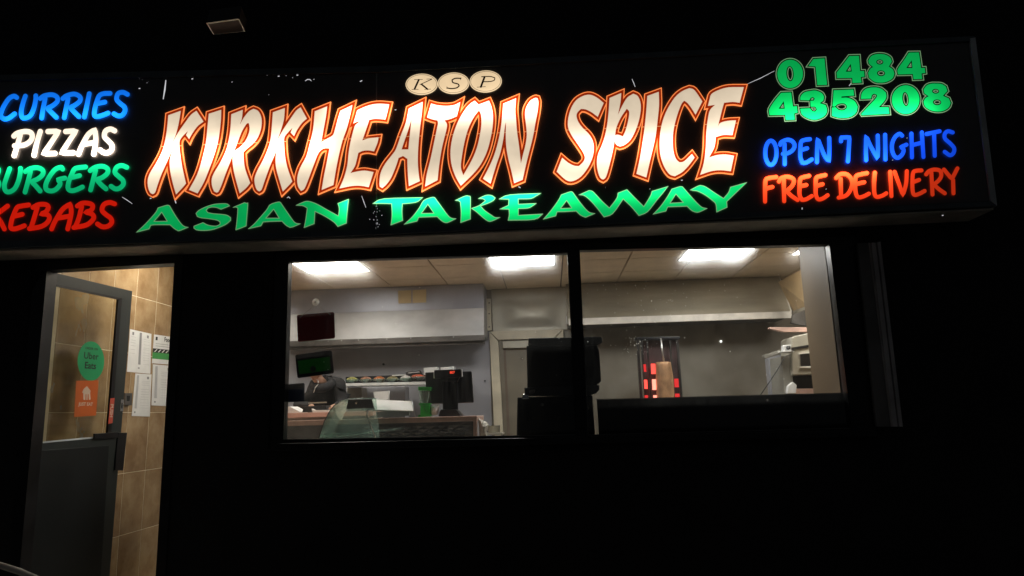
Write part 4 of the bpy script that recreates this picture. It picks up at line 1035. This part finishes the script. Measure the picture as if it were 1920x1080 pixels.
prism('grey_side', [(1440, 672), (1466, 664), (1474, 775), (1450, 775)], 1.9, 2.0, 'backwall', lc)
sc_ = thing('pan_scale', 'round white pan scale above the diagonal cable', 'scale', W(1472, 660, 1.4))
lathe('pan', W(1474, 661, 1.45), [(.0, -.008), (.045, -.006), (.07, .004), (.068, .008), (.0, .0)], 'white', sc_, 24)
prism('scale_body', [(1469, 647), (1484, 646), (1484, 658), (1469, 659)], 1.45, 1.52, 'white', sc_, bv=.006)
lathe('dial', W(1478, 652, 1.44), [(.0, -.01), (.018, -.008), (.018, .008)], 'black', sc_, 12, 'y')
jb = thing('paper_bundle', 'small white printed bundle on the shelf by the pillar', 'bundle', W(1482, 738, 1.5))
prism('bundle_wrap', [(1478, 724), (1487, 716), (1494, 722), (1493, 738), (1476, 738)], 1.5, 1.56, 'paper', jb, bv=.005)
cb = tube('power_cable', [W(1425, 742, 1.35), W(1443, 716, 1.36), W(1460, 690, 1.37), W(1472, 668, 1.38)], .004, 'black', None, 6); tag(cb, 'thin dark cable running diagonally below the pan scale', 'cable')
gl_ = thing('small_glow_dot', 'tiny glowing white dot on the kitchen back wall', 'stud', W(1352, 640, YB - .01))
M['white_glow'] = emit('white_glow_dot', (1, 1, .95), 1.5)
lathe('glow_dot', W(1352, 640, YB - .02), [(.0, -.012), (.011, -.006), (.013, .01)], 'white_glow', gl_, 12, 'y')  # small white emissive dot

# ---------------------------------------------------------------- counter and what stands on it
YC = .80
ct = thing('service_counter', 'dark quilted service counter with pink laminate edges', 'counter', W(720, 1000, YC))
x0 = W(330, 795, YC).x; x1 = W(890, 785, YC).x
zt_ = (W(895, 779, YC).z + W(706, 785, YC).z) / 2; zb_ = zt_ - .042
box('counter_top', x0, x1 + .02, YC - .02, YC + .55, zb_, zt_, 'pink', ct, bv=.004)
box('counter_front', x0, x1 - .012, YC + .012, YC + .04, FLOOR, zb_ - .001, 'quilt', ct)
box('end_trim', x1 - .012, x1 + .016, YC - .004, YC + .04, FLOOR, zb_ - .001, 'pink', ct)
box('counter_end', x1 - .01, x1 + .012, YC + .041, YC + .54, FLOOR, zb_ - .001, 'backwall', ct)
vs, fs = [], []
s = .05; z = zb_ - .03; row = 0
while z > zb_ - .40:
    x = W(690, 800, YC).x + (s if row % 2 else 0)
    while x < x1 - .05:
        o = len(vs); vs += [(x - s * .92, YC + .0115, z), (x, YC + .0115, z + s * .46), (x + s * .92, YC + .0115, z), (x, YC + .0115, z - s * .46), (x, YC + .002, z)]
        fs += [(o, o + 1, o + 4), (o + 1, o + 2, o + 4), (o + 2, o + 3, o + 4), (o + 3, o, o + 4)]
        x += 2 * s
    z -= s * .5; row += 1
tag(mesh('quilted_diamonds', vs, fs, 'quilt', ct), kind='stuff')
zz = W(560, 774, 1.15).z
box('rear_ledge', x0, W(700, 780, 1.15).x, 1.15, 1.5, zz - .04, zz, 'pink', ct, bv=.003)
box('rear_support', x0, W(700, 780, 1.15).x, 1.18, 1.48, FLOOR, zz - .041, 'backwall_warm', ct)

# curved glass display case
YE = .42
dc = thing('display_case', 'curved green glass display case at the end of the counter', 'display case', W(650, 822, YE))
prof = [(597, 826), (603, 806), (609, 789), (617, 773), (627, 760), (640, 751.5), (655, 748), (680, 747), (705, 747)]
sp_ = [W(x, y, YE) for x, y in prof]; dep = .42
side = sp_ + [W(712, 826, YE)]
solid('side_glass', side, [p + Vector((0, .006, 0)) for p in side], 'case_glass', dc)
vs = [p + Vector((0, .008, 0)) for p in sp_] + [p + Vector((0, dep, 0)) for p in sp_]
n = len(sp_)
mesh('curved_glass', vs, [(i, i + 1, n + i + 1, n + i) for i in range(n - 1)], 'case_glass', dc, smooth=True)
tube('glass_edge', [p - Vector((0, .003, 0)) for p in sp_[:6]], .0035, 'black', dc, 6)
tube('glass_edge', [p - Vector((0, .003, 0)) for p in sp_[5:]], .003, 'edge_pale', dc, 6)
prism('hinge_plate', [(653, 749), (697, 748), (701, 765), (649, 767)], YE - .012, YE - .002, 'steel_dark', dc, bv=.002)
lathe('hinge_bolt', W(668, 756, YE - .02), [(.0, -.004), (.008, -.002), (.009, .006)], 'chrome', dc, 10, 'y')
tube('glass_edge', [W(598, 823, YE - .003), W(660, 816, YE + .03), W(712, 808, YE + .15)], .003, 'edge_pale', dc, 6)
tube('support_bar', [W(689, 768, YE - .01), W(688, 779, YE - .01), W(706, 826, YE - .01)], .005, 'rod', dc, 6)
rbp = [W(698, 749, YE + .55), W(771, 752, YE + .55), W(775, 770, YE + .30), W(703, 768, YE + .30)]
solid('rear_board', rbp, [p - Vector((0, -.004, .012)) for p in rbp], 'white', dc, bv=.002)
prism('base_shelf', [(600, 815), (742, 803), (742, 807), (600, 821)], YE + .05, YE + .36, 'case_glass', dc)
prism('steel_tray', [(705, 772), (767, 770), (767, 779), (706, 783)], YE + .33, YE + .37, 'steel', dc)
tube('rear_post', [W(772, 752, YE + .3), W(779, 783, YE + .3)], .003, 'rod', dc, 6)

# till
YT = 1.0
till = thing('till', 'black till with rear customer display standing on the counter', 'till', W(843, 779, YT))
prism('base', [(822, 778), (826, 768), (856, 768), (863, 778), (863, 781), (822, 781)], YT - .04, YT + .12, 'black', till, bv=.006)
prism('stand', [(829, 713), (857, 713), (858, 769), (830, 769)], YT - .01, YT + .04, 'black_soft', till, bv=.006)
prism('stand_collar', [(826, 706), (862, 705), (857, 716), (829, 716)], YT - .012, YT + .05, 'black', till, bv=.004)
cd = prism('customer_display', [(814, 694), (864, 692), (865, 707), (815, 710)], YT - .035, YT + .01, 'black', till, bv=.004)
prism('display_edge', [(864.5, 692), (866, 692), (867, 706), (865.5, 706)], YT - .03, YT, 'white', till)
prism('display_edge', [(812.5, 697), (814, 697), (814, 709), (812.5, 709)], YT - .03, YT, 'white', till)
o = W(848, 698.5, YT - .0365); u = (W(858, 698.2, YT - .0365) - o).x / 10
text_mesh('lettering', '807', o, Vector((u * 6.2, 0, 0)), Vector((0, 0, u * 6.5)), 'led', cd, bold=.02)
prism('monitor', [(797, 698), (884, 696), (888, 755), (799, 758)], YT + .05, YT + .08, 'black', till, bv=.008)
prism('cable', [(860, 770), (862, 770), (872, 779), (868, 779)], YT, YT + .02, 'ink', till)

gd = thing('green_dispenser', 'green and clear dispenser standing between case and till', 'dispenser', W(796, 780, .95))
prism('cap', [(784, 725), (808, 726), (807, 732), (784, 732)], .93, 1.0, 'green', gd, bv=.002)
prism('clear_body', [(786, 732), (806, 732), (806, 757), (787, 757)], .935, .995, 'case_glass', gd, bv=.003)
prism('wipes_roll', [(788, 733), (794, 733), (796, 755), (792, 754), (788, 744)], .945, .985, 'white', gd, bv=.004)
prism('wipes_roll', [(796, 733), (804, 733), (803, 745), (800, 756), (797, 755)], .945, .985, 'white', gd, bv=.004)
prism('collar', [(785, 756), (807, 756), (806, 760), (786, 760)], .93, 1.0, 'green', gd, bv=.001)
prism('green_base', [(788, 760), (806, 760), (806, 779), (788, 779)], .94, .99, 'green', gd, bv=.003)
prism('foot', [(784, 778), (808, 777), (808, 781), (784, 782)], .93, 1.0, 'green', gd, bv=.001)
tube('cord', [W(795, 757, .93), W(796, 768, .928), W(801, 773, .928)], .002, 'ink_black', gd, 6)

def crumple(name, label, cat, pix, Y, dep, mat):
    t = thing(name, label, cat, W(pix[0][0], pix[0][1], Y))
    cx = sum(p[0] for p in pix) / len(pix); cy = sum(p[1] for p in pix) / len(pix)
    vs, fs = [], []; rings = 6
    n = len(pix) * 3; P = []
    for i in range(len(pix)):
        for k in range(3): P.append(lerp(pix[i], pix[(i + 1) % len(pix)], k / 3))
    for j in range(rings):
        f_ = 1 - j / rings
        for (x, y) in P:
            w = W(cx + (x - cx) * f_, cy + (y - cy) * f_, Y); vs.append(w + Vector((0, -dep * (1 - f_ ** 2) + random.uniform(-.006, .006) * (j > 0), 0)))
    for j in range(rings - 1):
        for i in range(n): fs.append((j * n + i, j * n + (i + 1) % n, (j + 1) * n + (i + 1) % n, (j + 1) * n + i))
    vs.append(W(cx, cy, Y) - Vector((0, dep, 0))); c_ = len(vs) - 1
    for i in range(n): fs.append(((rings - 1) * n + i, (rings - 1) * n + (i + 1) % n, c_))
    o = len(vs); vs += [vs[i] + Vector((0, .03, 0)) for i in range(n)]
    for i in range(n): fs.append((i, (i + 1) % n, o + (i + 1) % n, o + i))
    fs.append(tuple(o + i for i in range(n)))
    mesh('folds', vs, fs, mat, t); return t
crumple('plastic_bag', 'crumpled white bag lying left of the till stand', 'bag', [(807, 762), (818, 759), (824, 760), (822, 770), (818, 778), (808, 778)], .98, .04, 'white')
crumple('paper_bag', 'crumpled cream paper bag hanging at the counter end', 'bag', [(897, 783), (903, 788), (912, 791), (916, 797), (912, 812), (914, 822), (899, 822)], .86, .04, 'bag')
pot = thing('steel_pot', 'small steel pot beyond the counter end by the cream frame', 'pot', W(924, 810, 1.6))
c = W(926, 811, 1.6)
lathe('pot_body', c, [(.0, 0), (.055, .0), (.058, .06), (.062, .062), (.054, .06), (.05, .01), (.0, .01)], 'steel_warm', pot, 20)
tube('pot_handle', [c + Vector((-.058, 0, .05)), c + Vector((-.085, 0, .055)), c + Vector((-.08, 0, .01)), c + Vector((-.056, 0, .008))], .005, 'steel_dark', pot, 6)
ps = thing('side_stand', 'narrow steel stand carrying the small pot', 'stand', (c.x, 1.6, FLOOR))
box('stand_shelf', c.x - .12, c.x + .09, 1.5, 1.7, c.z - .02, c.z - .001, 'steel_warm', ps, bv=.002)
for dx in (-.11, .08):
    for yy in (1.51, 1.69): tube('leg', [(c.x + dx, yy, FLOOR), (c.x + dx, yy, c.z - .021)], .008, 'steel_dark', ps, 6)

# rack with six bowls on the rear wall
YR = 2.0
rk = thing('topping_rack', 'dark wall rack holding the row of topping bowls', 'rack', W(720, 722, YR))
prism('rack_back', [(648, 707), (800, 701), (800, 716), (648, 719)], YR + .13, YR + .15, 'black', rk)
prism('rack_shelf', [(645, 719), (797, 715.5), (797, 721), (645, 724)], YR - .04, YR + .13, 'white', rk, bv=.002)
prism('rack_front', [(648, 716), (797, 712.5), (797, 716), (648, 719.5)], YR - .03, YR - .02, 'black', rk)
prism('upper_strip', [(735, 703), (800, 700), (800, 702.5), (735, 705)], YR + .12, YR + .14, 'white', rk)
bowls = [(660, 713.5, 'pale green', (.42, .40, .12)), (686, 713, 'pinkish brown', (.40, .20, .12)), (711, 712.5, 'orange', (.50, .15, .04)), (736, 712, 'olive', (.28, .23, .10)), (761, 711, 'white', (.60, .58, .55)), (784, 708.5, 'red', (.50, .08, .03))]
for k, (x, y, cn_, cc) in enumerate(bowls):
    c = W(x, y + 5.5, YR)
    t = thing('glass_bowl', f'glass bowl of {cn_} topping in the row behind the counter', 'bowl', c, 'topping bowls in the rack')
    rr_ = .068 if k < 5 else .085
    lathe('bowl_glass', c, [(.02, 0), (.045, .008), (rr_, .035), (rr_ + .002, .038), (rr_ - .004, .036), (.04, .012), (.0, .006)], 'case_glass', t, 20)
    mm = paint('topping_' + cn_.replace(' ', '_'), cc, .35, var=.5, scale=40, bump=1, bscale=60); M['tp%d' % k] = mm
    lathe('topping', c, [(.0, .010), (.042, .016), (rr_ - .008, .038), (rr_ * .6, .055), (rr_ * .25, .064), (.0, .066)], 'tp%d' % k, t, 16)
tr = thing('black_tray', 'small black tray lying on top of the rack near the till', 'tray', W(775, 703, YR))
prism('tray_body', [(760, 698), (766, 696), (788, 694), (793, 702), (790, 704), (762, 705)], YR + .05, YR + .15, 'black', tr, bv=.003)
prism('tray_rim', [(765, 698.5), (786, 696.5), (787, 698), (766, 700)], YR + .045, YR + .052, 'ink_light', tr)
for nm, Q, lb in (('foam_box', [(794, 690), (820, 688), (820, 699), (795, 700)], 'left white foam box behind the till screen'), ('foam_box', [(826, 689), (851, 687), (852, 696), (826, 698)], 'right white foam box behind the till screen')):
    t = thing(nm, lb, 'box', W(Q[3][0], Q[3][1], YR + .2), 'foam boxes behind the till')
    prism('box_body', Q, YR + .18, YR + .3, 'white', t, bv=.005)
sh2 = thing('side_shelf', 'steel shelf carrying two foam boxes behind the till', 'shelf', W(825, 700, YR + .3))
prism('shelf_board', [(790, 700.5), (856, 698), (856, 701), (790, 703.5)], YR + .17, YR + .55, 'steel', sh2)
cdp = thing('upright_card', 'small pale upright card behind the display case', 'card', W(722, 748, 1.7))
prism('card_face', [(700, 735), (730, 733), (729, 750), (703, 750)], 1.7, 1.73, 'white', cdp, bv=.002)
bx_ = thing('steel_bin', 'grey steel bin under the topping rack', 'bin', W(670, 770, 2.1))
prism('bin_body', [(650, 727), (678, 726), (681, 790), (655, 790)], 2.1, 2.4, 'steel_warm', bx_, bv=.006)
prism('bin_body_side', [(682, 726), (760, 724), (760, 790), (684, 790)], 2.3, 2.5, 'backwall', bx_, bv=.004)
pv = thing('cladding_fastener', 'tiny dark fixing on the blue-grey cladding above the rack', 'fixing', W(719, 683, YB - .03))
lathe('fixing_cap', W(719, 683, YB - .03), [(.0, -.01), (.012, -.008), (.012, .012)], 'black', pv, 8, 'y')
pv = thing('cladding_fastener', 'tiny dark fixing on the cladding right of the till', 'fixing', W(909, 714, YB - .03))
lathe('fixing_cap', W(909, 714, YB - .03), [(.0, -.01), (.009, -.008), (.009, .012)], 'black', pv, 8, 'y')
wt = thing('worktop_papers', 'stack of white wrapping paper on the left counter ledge', 'paper stack', W(540, 772, 1.2))
prism('paper_sheets', [(530, 763), (543, 762), (562, 772), (562, 775), (530, 777)], 1.2, 1.4, 'paper', wt)
wt2 = thing('wrapping_sheet', 'curled white sheet on the ledge left of the display case', 'paper sheet', W(600, 770, 1.16))
prism('curled_paper', [(584, 766), (590, 769), (616, 769), (616, 773), (586, 774)], 1.16, 1.3, 'paper', wt2, bv=.002)

# ---------------------------------------------------------------- person leaning over the counter
def skin_body(name, joints, edges, mat, parent, root, sub=2):
    off = wloc(parent) if parent else Vector()
    me = bpy.data.meshes.new(name)
    keys = list(joints)
    me.from_pydata([tuple(Vector(joints[k][0]) - off) for k in keys], [(keys.index(a), keys.index(b)) for a, b in edges], [])
    o = bpy.data.objects.new(name, me); link(o, parent)
    o.modifiers.new('skin', 'SKIN'); 
    if not me.skin_vertices: me.attributes.new
    sv = me.skin_vertices[0].data
    for i, k in enumerate(keys):
        rr = joints[k][1]; sv[i].radius = rr if isinstance(rr, tuple) else (rr, rr); sv[i].use_root = (k == root)
    sb = o.modifiers.new('sub', 'SUBSURF'); sb.levels = sub; sb.render_levels = sub
    me.materials.append(M[mat])
    dg_ = bpy.context.evaluated_depsgraph_get(); bpy.context.view_layer.update()
    ev = bpy.data.meshes.new_from_object(o.evaluated_get(bpy.context.evaluated_depsgraph_get()))
    o.modifiers.clear(); o.data = ev; ev.name = name
    ev.polygons.foreach_set('use_smooth', [True] * len(ev.polygons))
    if not ev.materials: ev.materials.append(M[mat])
    return o
YP = 1.72
hd = W(590, 690, YP - .18)
shR = W(573, 742, YP); shL = W(642, 711, YP + .05)
neck = W(603, 716, YP - .10)
pelv = Vector((W(612, 790, YP + .22).x, YP + .26, FLOOR + .92))
chest = Vector(((shR.x + shL.x) / 2, YP + .06, (shR.z + shL.z) / 2 - .12))
uback = Vector(((shR.x + shL.x) / 2 + .02, YP + .03, W(620, 722, YP).z))
per = thing('person', 'person in a charcoal hoodie leaning over behind the counter', 'person', (pelv.x, pelv.y, FLOOR))
hz = W(600, 772, 1.30)
J = {'pelvis': (pelv, (.15, .12)), 'waist': (pelv.lerp(chest, .45), (.14, .11)), 'chest': (chest, (.19, .15)), 'uback': (uback, (.16, .14)), 'neck': (neck + Vector((0, .03, -.02)), .065),
     'shR': (shR + Vector((.03, 0, -.03)), .075), 'elR': (Vector((shR.x - .06, YP - .08, hz.z + .06)), .052), 'wrR': (Vector((hz.x - .12, 1.42, hz.z + .06)), .033),
     'shL': (shL + Vector((-.03, 0, -.05)), .10), 'elL': (Vector((shL.x + .03, YP - .05, hz.z + .05)), .055), 'wrL': (Vector((hz.x + .10, 1.44, hz.z + .055)), .034),
     'hipR': (pelv + Vector((-.10, 0, -.06)), .10), 'knR': (pelv + Vector((-.11, -.03, -.46)), .065), 'anR': (pelv + Vector((-.11, .02, -.85)), .042),
     'hipL': (pelv + Vector((.10, 0, -.06)), .10), 'knL': (pelv + Vector((.11, -.03, -.46)), .065), 'anL': (pelv + Vector((.11, .02, -.85)), .042)}
E = [('pelvis', 'waist'), ('waist', 'chest'), ('chest', 'uback'), ('uback', 'neck'), ('chest', 'shR'), ('shR', 'elR'), ('elR', 'wrR'), ('chest', 'shL'), ('shL', 'elL'), ('elL', 'wrL'),
     ('pelvis', 'hipR'), ('hipR', 'knR'), ('knR', 'anR'), ('pelvis', 'hipL'), ('hipL', 'knL'), ('knL', 'anL')]
skin_body('body', J, E, 'cloth', per, 'pelvis')
# head with face turned down, built from an ellipsoid with nose, brow, ears
def head(parent, c, tilt, mat):
    vs, fs = [], []; nu, nv = 24, 18
    R = Matrix.Rotation(tilt, 3, 'X')
    for j in range(nv + 1):
        ph_ = PI * j / nv
        for i in range(nu):
            th = 2 * PI * i / nu
            x, y, z = math.sin(ph_) * math.cos(th), -math.sin(ph_) * math.sin(th), math.cos(ph_)
            rx, ry, rz = .074, .095, .115
            if z < -.2: rx *= 1 + (z + .2) * .38; ry *= 1 + (z + .2) * .18
            p = Vector((x * rx, y * ry, z * rz))
            front = max(0, -y)
            p.y -= .022 * math.exp(-((x * .074) / .012) ** 2 - ((p.z + .012) / .022) ** 2) * front       # nose
            p.y += .008 * math.exp(-((abs(p.x) - .03) / .014) ** 2 - ((p.z - .012) / .012) ** 2) * front  # eye sockets
            p.y -= .005 * math.exp(-((p.x) / .022) ** 2 - ((p.z + .055) / .007) ** 2) * front               # lips
            p.y -= .006 * math.exp(-((p.x) / .025) ** 2 - ((p.z + .092) / .014) ** 2) * front               # chin
            vs.append(c + R @ p)
    for j in range(nv):
        for i in range(nu): fs.append((j * nu + i, j * nu + (i + 1) % nu, (j + 1) * nu + (i + 1) % nu, (j + 1) * nu + i))
    h = mesh('head', vs, fs, mat, parent, True)
    for s in (-1, 1):
        cc = c + R @ Vector((s * .073, .005, -.005))
        lathe('ear', cc, [(.0, -.008), (.016, -.006), (.02, .0), (.014, .006), (.0, .008)], mat, h, 10, 'y')
    hv, hf = [], []
    for j in range(10):
        ph_ = PI * .60 * j / 9
        for i in range(nu):
            th = 2 * PI * i / nu
            x, y, z = math.sin(ph_) * math.cos(th), -math.sin(ph_) * math.sin(th), math.cos(ph_)
            k = 1.07
            lim = z if y > -.2 else max(z, .42)
            hv.append(c + R @ Vector((x * .074 * k, y * .095 * k + (.006 if y < 0 else 0), max(lim, z) * .115 * k)))
    for j in range(9):
        for i in range(nu): hf.append((j * nu + i, j * nu + (i + 1) % nu, (j + 1) * nu + (i + 1) % nu, (j + 1) * nu + i))
    mesh('hair', hv, hf, 'hair', h, True)
    return h
head(per, hd, .45, 'skin')
tube('neck_skin', [neck + Vector((0, .02, -.02)), hd + Vector((0, .03, -.07))], [.050, .045], 'skin', per, 12)
hq = []
for k in range(17):
    w = 2 * PI * k / 16; hq.append(neck + Vector((.085 * math.cos(w), .075 * math.sin(w) + .03, -.015 + .045 * math.sin(w))))
tube('hood', hq, .042, 'cloth', per, 10)
tube('drawstring', [W(594, 711, YP - .2), W(597, 716, YP - .2), W(596, 721, YP - .2), W(591, 727, YP - .2), W(588, 736, YP - .19)], .004, 'white', per, 6)
for sgn, wr in ((-1, J['wrR'][0]), (1, J['wrL'][0])):
    hc = wr + Vector((-sgn * .02, -.07, -.02))
    hj = {'w': (wr, .024), 'p': (hc, (.034, .016)), 'k': (hc + Vector((-sgn * .01, -.03, -.004)), (.034, .014))}
    ed = [('w', 'p'), ('p', 'k')]
    for f_ in range(4):
        b_ = hc + Vector((-.027 + f_ * .018, -.045, -.004)); L_ = (.07, .078, .075, .058)[f_]
        hj[f'f{f_}a'] = (b_, .0085); hj[f'f{f_}b'] = (b_ + Vector((0, -L_ * .5, .0)), .008); hj[f'f{f_}c'] = (b_ + Vector((0, -L_ * .85, -.018)), .0065)
        ed += [('k', f'f{f_}a'), (f'f{f_}a', f'f{f_}b'), (f'f{f_}b', f'f{f_}c')]
    hj['ta'] = (hc + Vector((-sgn * .04, -.01, -.002)), .010); hj['tb'] = (hc + Vector((-sgn * .055, -.04, -.008)), .008)
    ed += [('p', 'ta'), ('ta', 'tb')]
    skin_body('hand', hj, ed, 'skin', per, 'w', 1)
for s in (-1, 1):
    b_ = pelv + Vector((s * .11, .02, -.92))
    solid('shoe', [(b_.x - .045, b_.y - .20, FLOOR), (b_.x + .045, b_.y - .20, FLOOR), (b_.x + .045, b_.y + .08, FLOOR), (b_.x - .045, b_.y + .08, FLOOR)],
          [(b_.x - .035, b_.y - .17, FLOOR + .05), (b_.x + .035, b_.y - .17, FLOOR + .05), (b_.x + .04, b_.y + .07, FLOOR + .10), (b_.x - .04, b_.y + .07, FLOOR + .10)], 'black', per, bv=.012)
kb = thing('black_pan', 'black pan under the hands of the leaning person', 'pan', hz)
prism('pan_body', [(570, 762), (610, 760), (613, 770), (566, 773)], 1.2, 1.4, 'black', kb, bv=.006)
prism('pan_rim', [(578, 754.5), (612, 753), (612, 755.5), (578, 757)], 1.19, 1.195, 'steel_warm', kb)

# ---------------------------------------------------------------- cards hanging in the window
YH = .085
hc1 = thing('hanging_sign', 'dark maroon card hanging from a suction cup in the window', 'hanging sign', W(592, 640, YH))
prism('sign_board', [(556.5, 592), (559, 590.5), (624, 585), (626.5, 586.5), (628, 632), (626, 634.5), (561, 641), (558.5, 639.5)], YH, YH + .004, 'maroon', hc1)
for x, y in ((563, 595), (619, 589.5)): lathe('rivet', W(x, y, YH - .002), [(.0, -.003), (.005, -.002), (.006, .002)], 'chrome', hc1, 8, 'y')
tube('cord', [W(563, 595, YH - .003), W(592, 570, .06), W(619, 589.5, YH - .003)], .0016, 'ink', hc1, 6)
sc1 = thing('suction_cup', 'clear round suction cup stuck on the glass', 'suction cup', W(592, 566.5, .05))
M['cup'] = paint('frosted_cup', (.62, .64, .62), .25)
m_, nt, out = newmat('clear_rubber'); t1 = N(nt, 'ShaderNodeBsdfTranslucent'); t1.inputs[0].default_value = (.95, .95, .92, 1); t2 = N(nt, 'ShaderNodeBsdfGlossy'); t2.inputs['Roughness'].default_value = .1; mx_ = N(nt, 'ShaderNodeMixShader'); mx_.inputs[0].default_value = .2
nt.links.new(t1.outputs[0], mx_.inputs[1]); nt.links.new(t2.outputs[0], mx_.inputs[2]); nt.links.new(mx_.outputs[0], out.inputs[0]); M['clear_rubber'] = m_
lathe('cup_disc', W(592, 566.5, .052), [(.027, 0), (.022, .006), (.010, .011), (.0, .012)], 'clear_rubber', sc1, 24, 'y')
lathe('cup_knob', W(592, 566.5, .064), [(.0, -.016), (.006, -.015), (.008, .002), (.0, .01)], 'cup', sc1, 12, 'y')
hc2 = thing('hanging_sign', 'black and green card hanging tilted below the maroon card', 'hanging sign', W(590, 708, YH))
prism('sign_board', [(553.5, 667), (556, 665), (619, 657), (622, 658.5), (626, 698), (624, 700), (560, 709), (557.5, 707)], YH, YH + .004, 'black_soft', hc2, holes=[[(558, 676), (618, 668.5), (620, 694), (561, 702)]])
gp = prism('green_panel', [(558, 676), (618, 668.5), (620, 694), (561, 702)], YH + .001, YH + .003, 'darkgreen', hc2)
lathe('badge', W(587, 692, YH - .002), [(.0, -.001), (.020, -.0008), (.021, .0004)], 'ink_black', hc2, 20, 'y')
o = W(587, 692, YH - .0035); text_mesh('lettering', '2', o, Vector((.028, 0, 0)), Vector((0, 0, .030)), 'darkgreen', hc2, bold=.03)
hc3 = thing('window_card', 'dark navy card in the lower left corner of the window', 'card', W(552, 752, YH))
prism('card_board', [(533, 721), (569, 718), (571, 720), (570.5, 752), (532, 755)], YH, YH + .004, 'navy', hc3)
prism('card_header', [(533.2, 721.3), (569, 718.3), (569, 728), (533, 731)], YH - .0012, YH - .0002, 'black_soft', hc3)

# ---------------------------------------------------------------- dark machine and back board in the window
mc = thing('black_machine', 'black lidded machine silhouetted in the window below the mullion', 'machine', W(1050, 840, .25))
YM = .17
prism('lid', [(991, 634), (1129, 631), (1130, 641), (1121, 647), (990, 648)], YM - .02, YM + .34, 'black_soft', mc, bv=.008)
prism('machine_body', [(987, 648), (1120, 646), (1124, 660), (1127.5, 715), (1119, 722), (1119, 738), (989, 738)], YM, YM + .32, 'black_soft', mc, bv=.008)
prism('collar', [(983, 727), (1000, 726), (1124, 722), (1124, 731), (1117, 738), (1106, 741), (984, 741)], YM - .03, YM + .34, 'black', mc, bv=.010)
prism('highlight_knob', [(980, 739), (991, 738), (992, 748), (979, 748)], YM - .03, YM + .02, 'chrome', mc, bv=.004)  # chrome piece added to give the bright highlight on the machine
prism('latch', [(992, 733), (1003, 730), (1003, 736), (994, 741)], YM - .045, YM - .032, 'steel_dark', mc, bv=.003)  # added beside it for the same highlight
lathe('button', W(1017, 759, YM - .02), [(.0, -.008), (.010, -.006), (.013, .004)], 'steel_dark', mc, 14, 'y')
mcc = thing('machine_cabinet', 'narrow black cabinet under the lidded machine', 'cabinet', W(1045, 1000, YM))
prism('cabinet_body', [(970, 745), (1111, 741), (1118, 850), (1140, 1100), (960, 1100), (968, 850)], YM - .005, YM + .33, 'black_soft', mcc, bv=.006)
bb = thing('black_board', 'long black board standing behind the right window pane', 'board', W(1380, 1000, .1))
prism('board_panel', [(1119.5, 749.5), (1622, 736.5), (1662, 1100), (1140, 1100)], .10, .13, 'black_soft', bb, bv=.002)
prism('board_top_highlight', [(1118.5, 748.5), (1590, 736), (1590.3, 738), (1118.7, 750.5)], .094, .135, 'steel_dark', bb)  # lighter strip painting the highlight along the top of the board
lathe('board_glint', W(1439, 751, .09), [(.0, -.006), (.010, -.004), (.013, .004)], 'chrome', bb, 14, 'y')  # chrome dot added in place of a small spot reflection

# ---------------------------------------------------------------- pale rail in the near lower left corner
hrail = thing('hand_rail', 'pale hand rail end sloping down in the lower left corner', 'hand rail', W(30, 1070, -1.2))
tube('rail_tube', [W(-60, 1050, -1.2), W(0, 1060, -1.2), W(35, 1071, -1.2), W(75, 1088, -1.2), W(110, 1110, -1.2)], .016, 'cream', hrail, 12)
pb = W(-60, 1050, -1.2); tube('rail_post', [(pb.x, pb.y, FLOOR - .22), (pb.x, pb.y, pb.z)], .016, 'cream', hrail, 12)
pb = W(110, 1110, -1.2); tube('rail_post', [(pb.x, pb.y, FLOOR - .22), (pb.x, pb.y, pb.z)], .016, 'cream', hrail, 12)
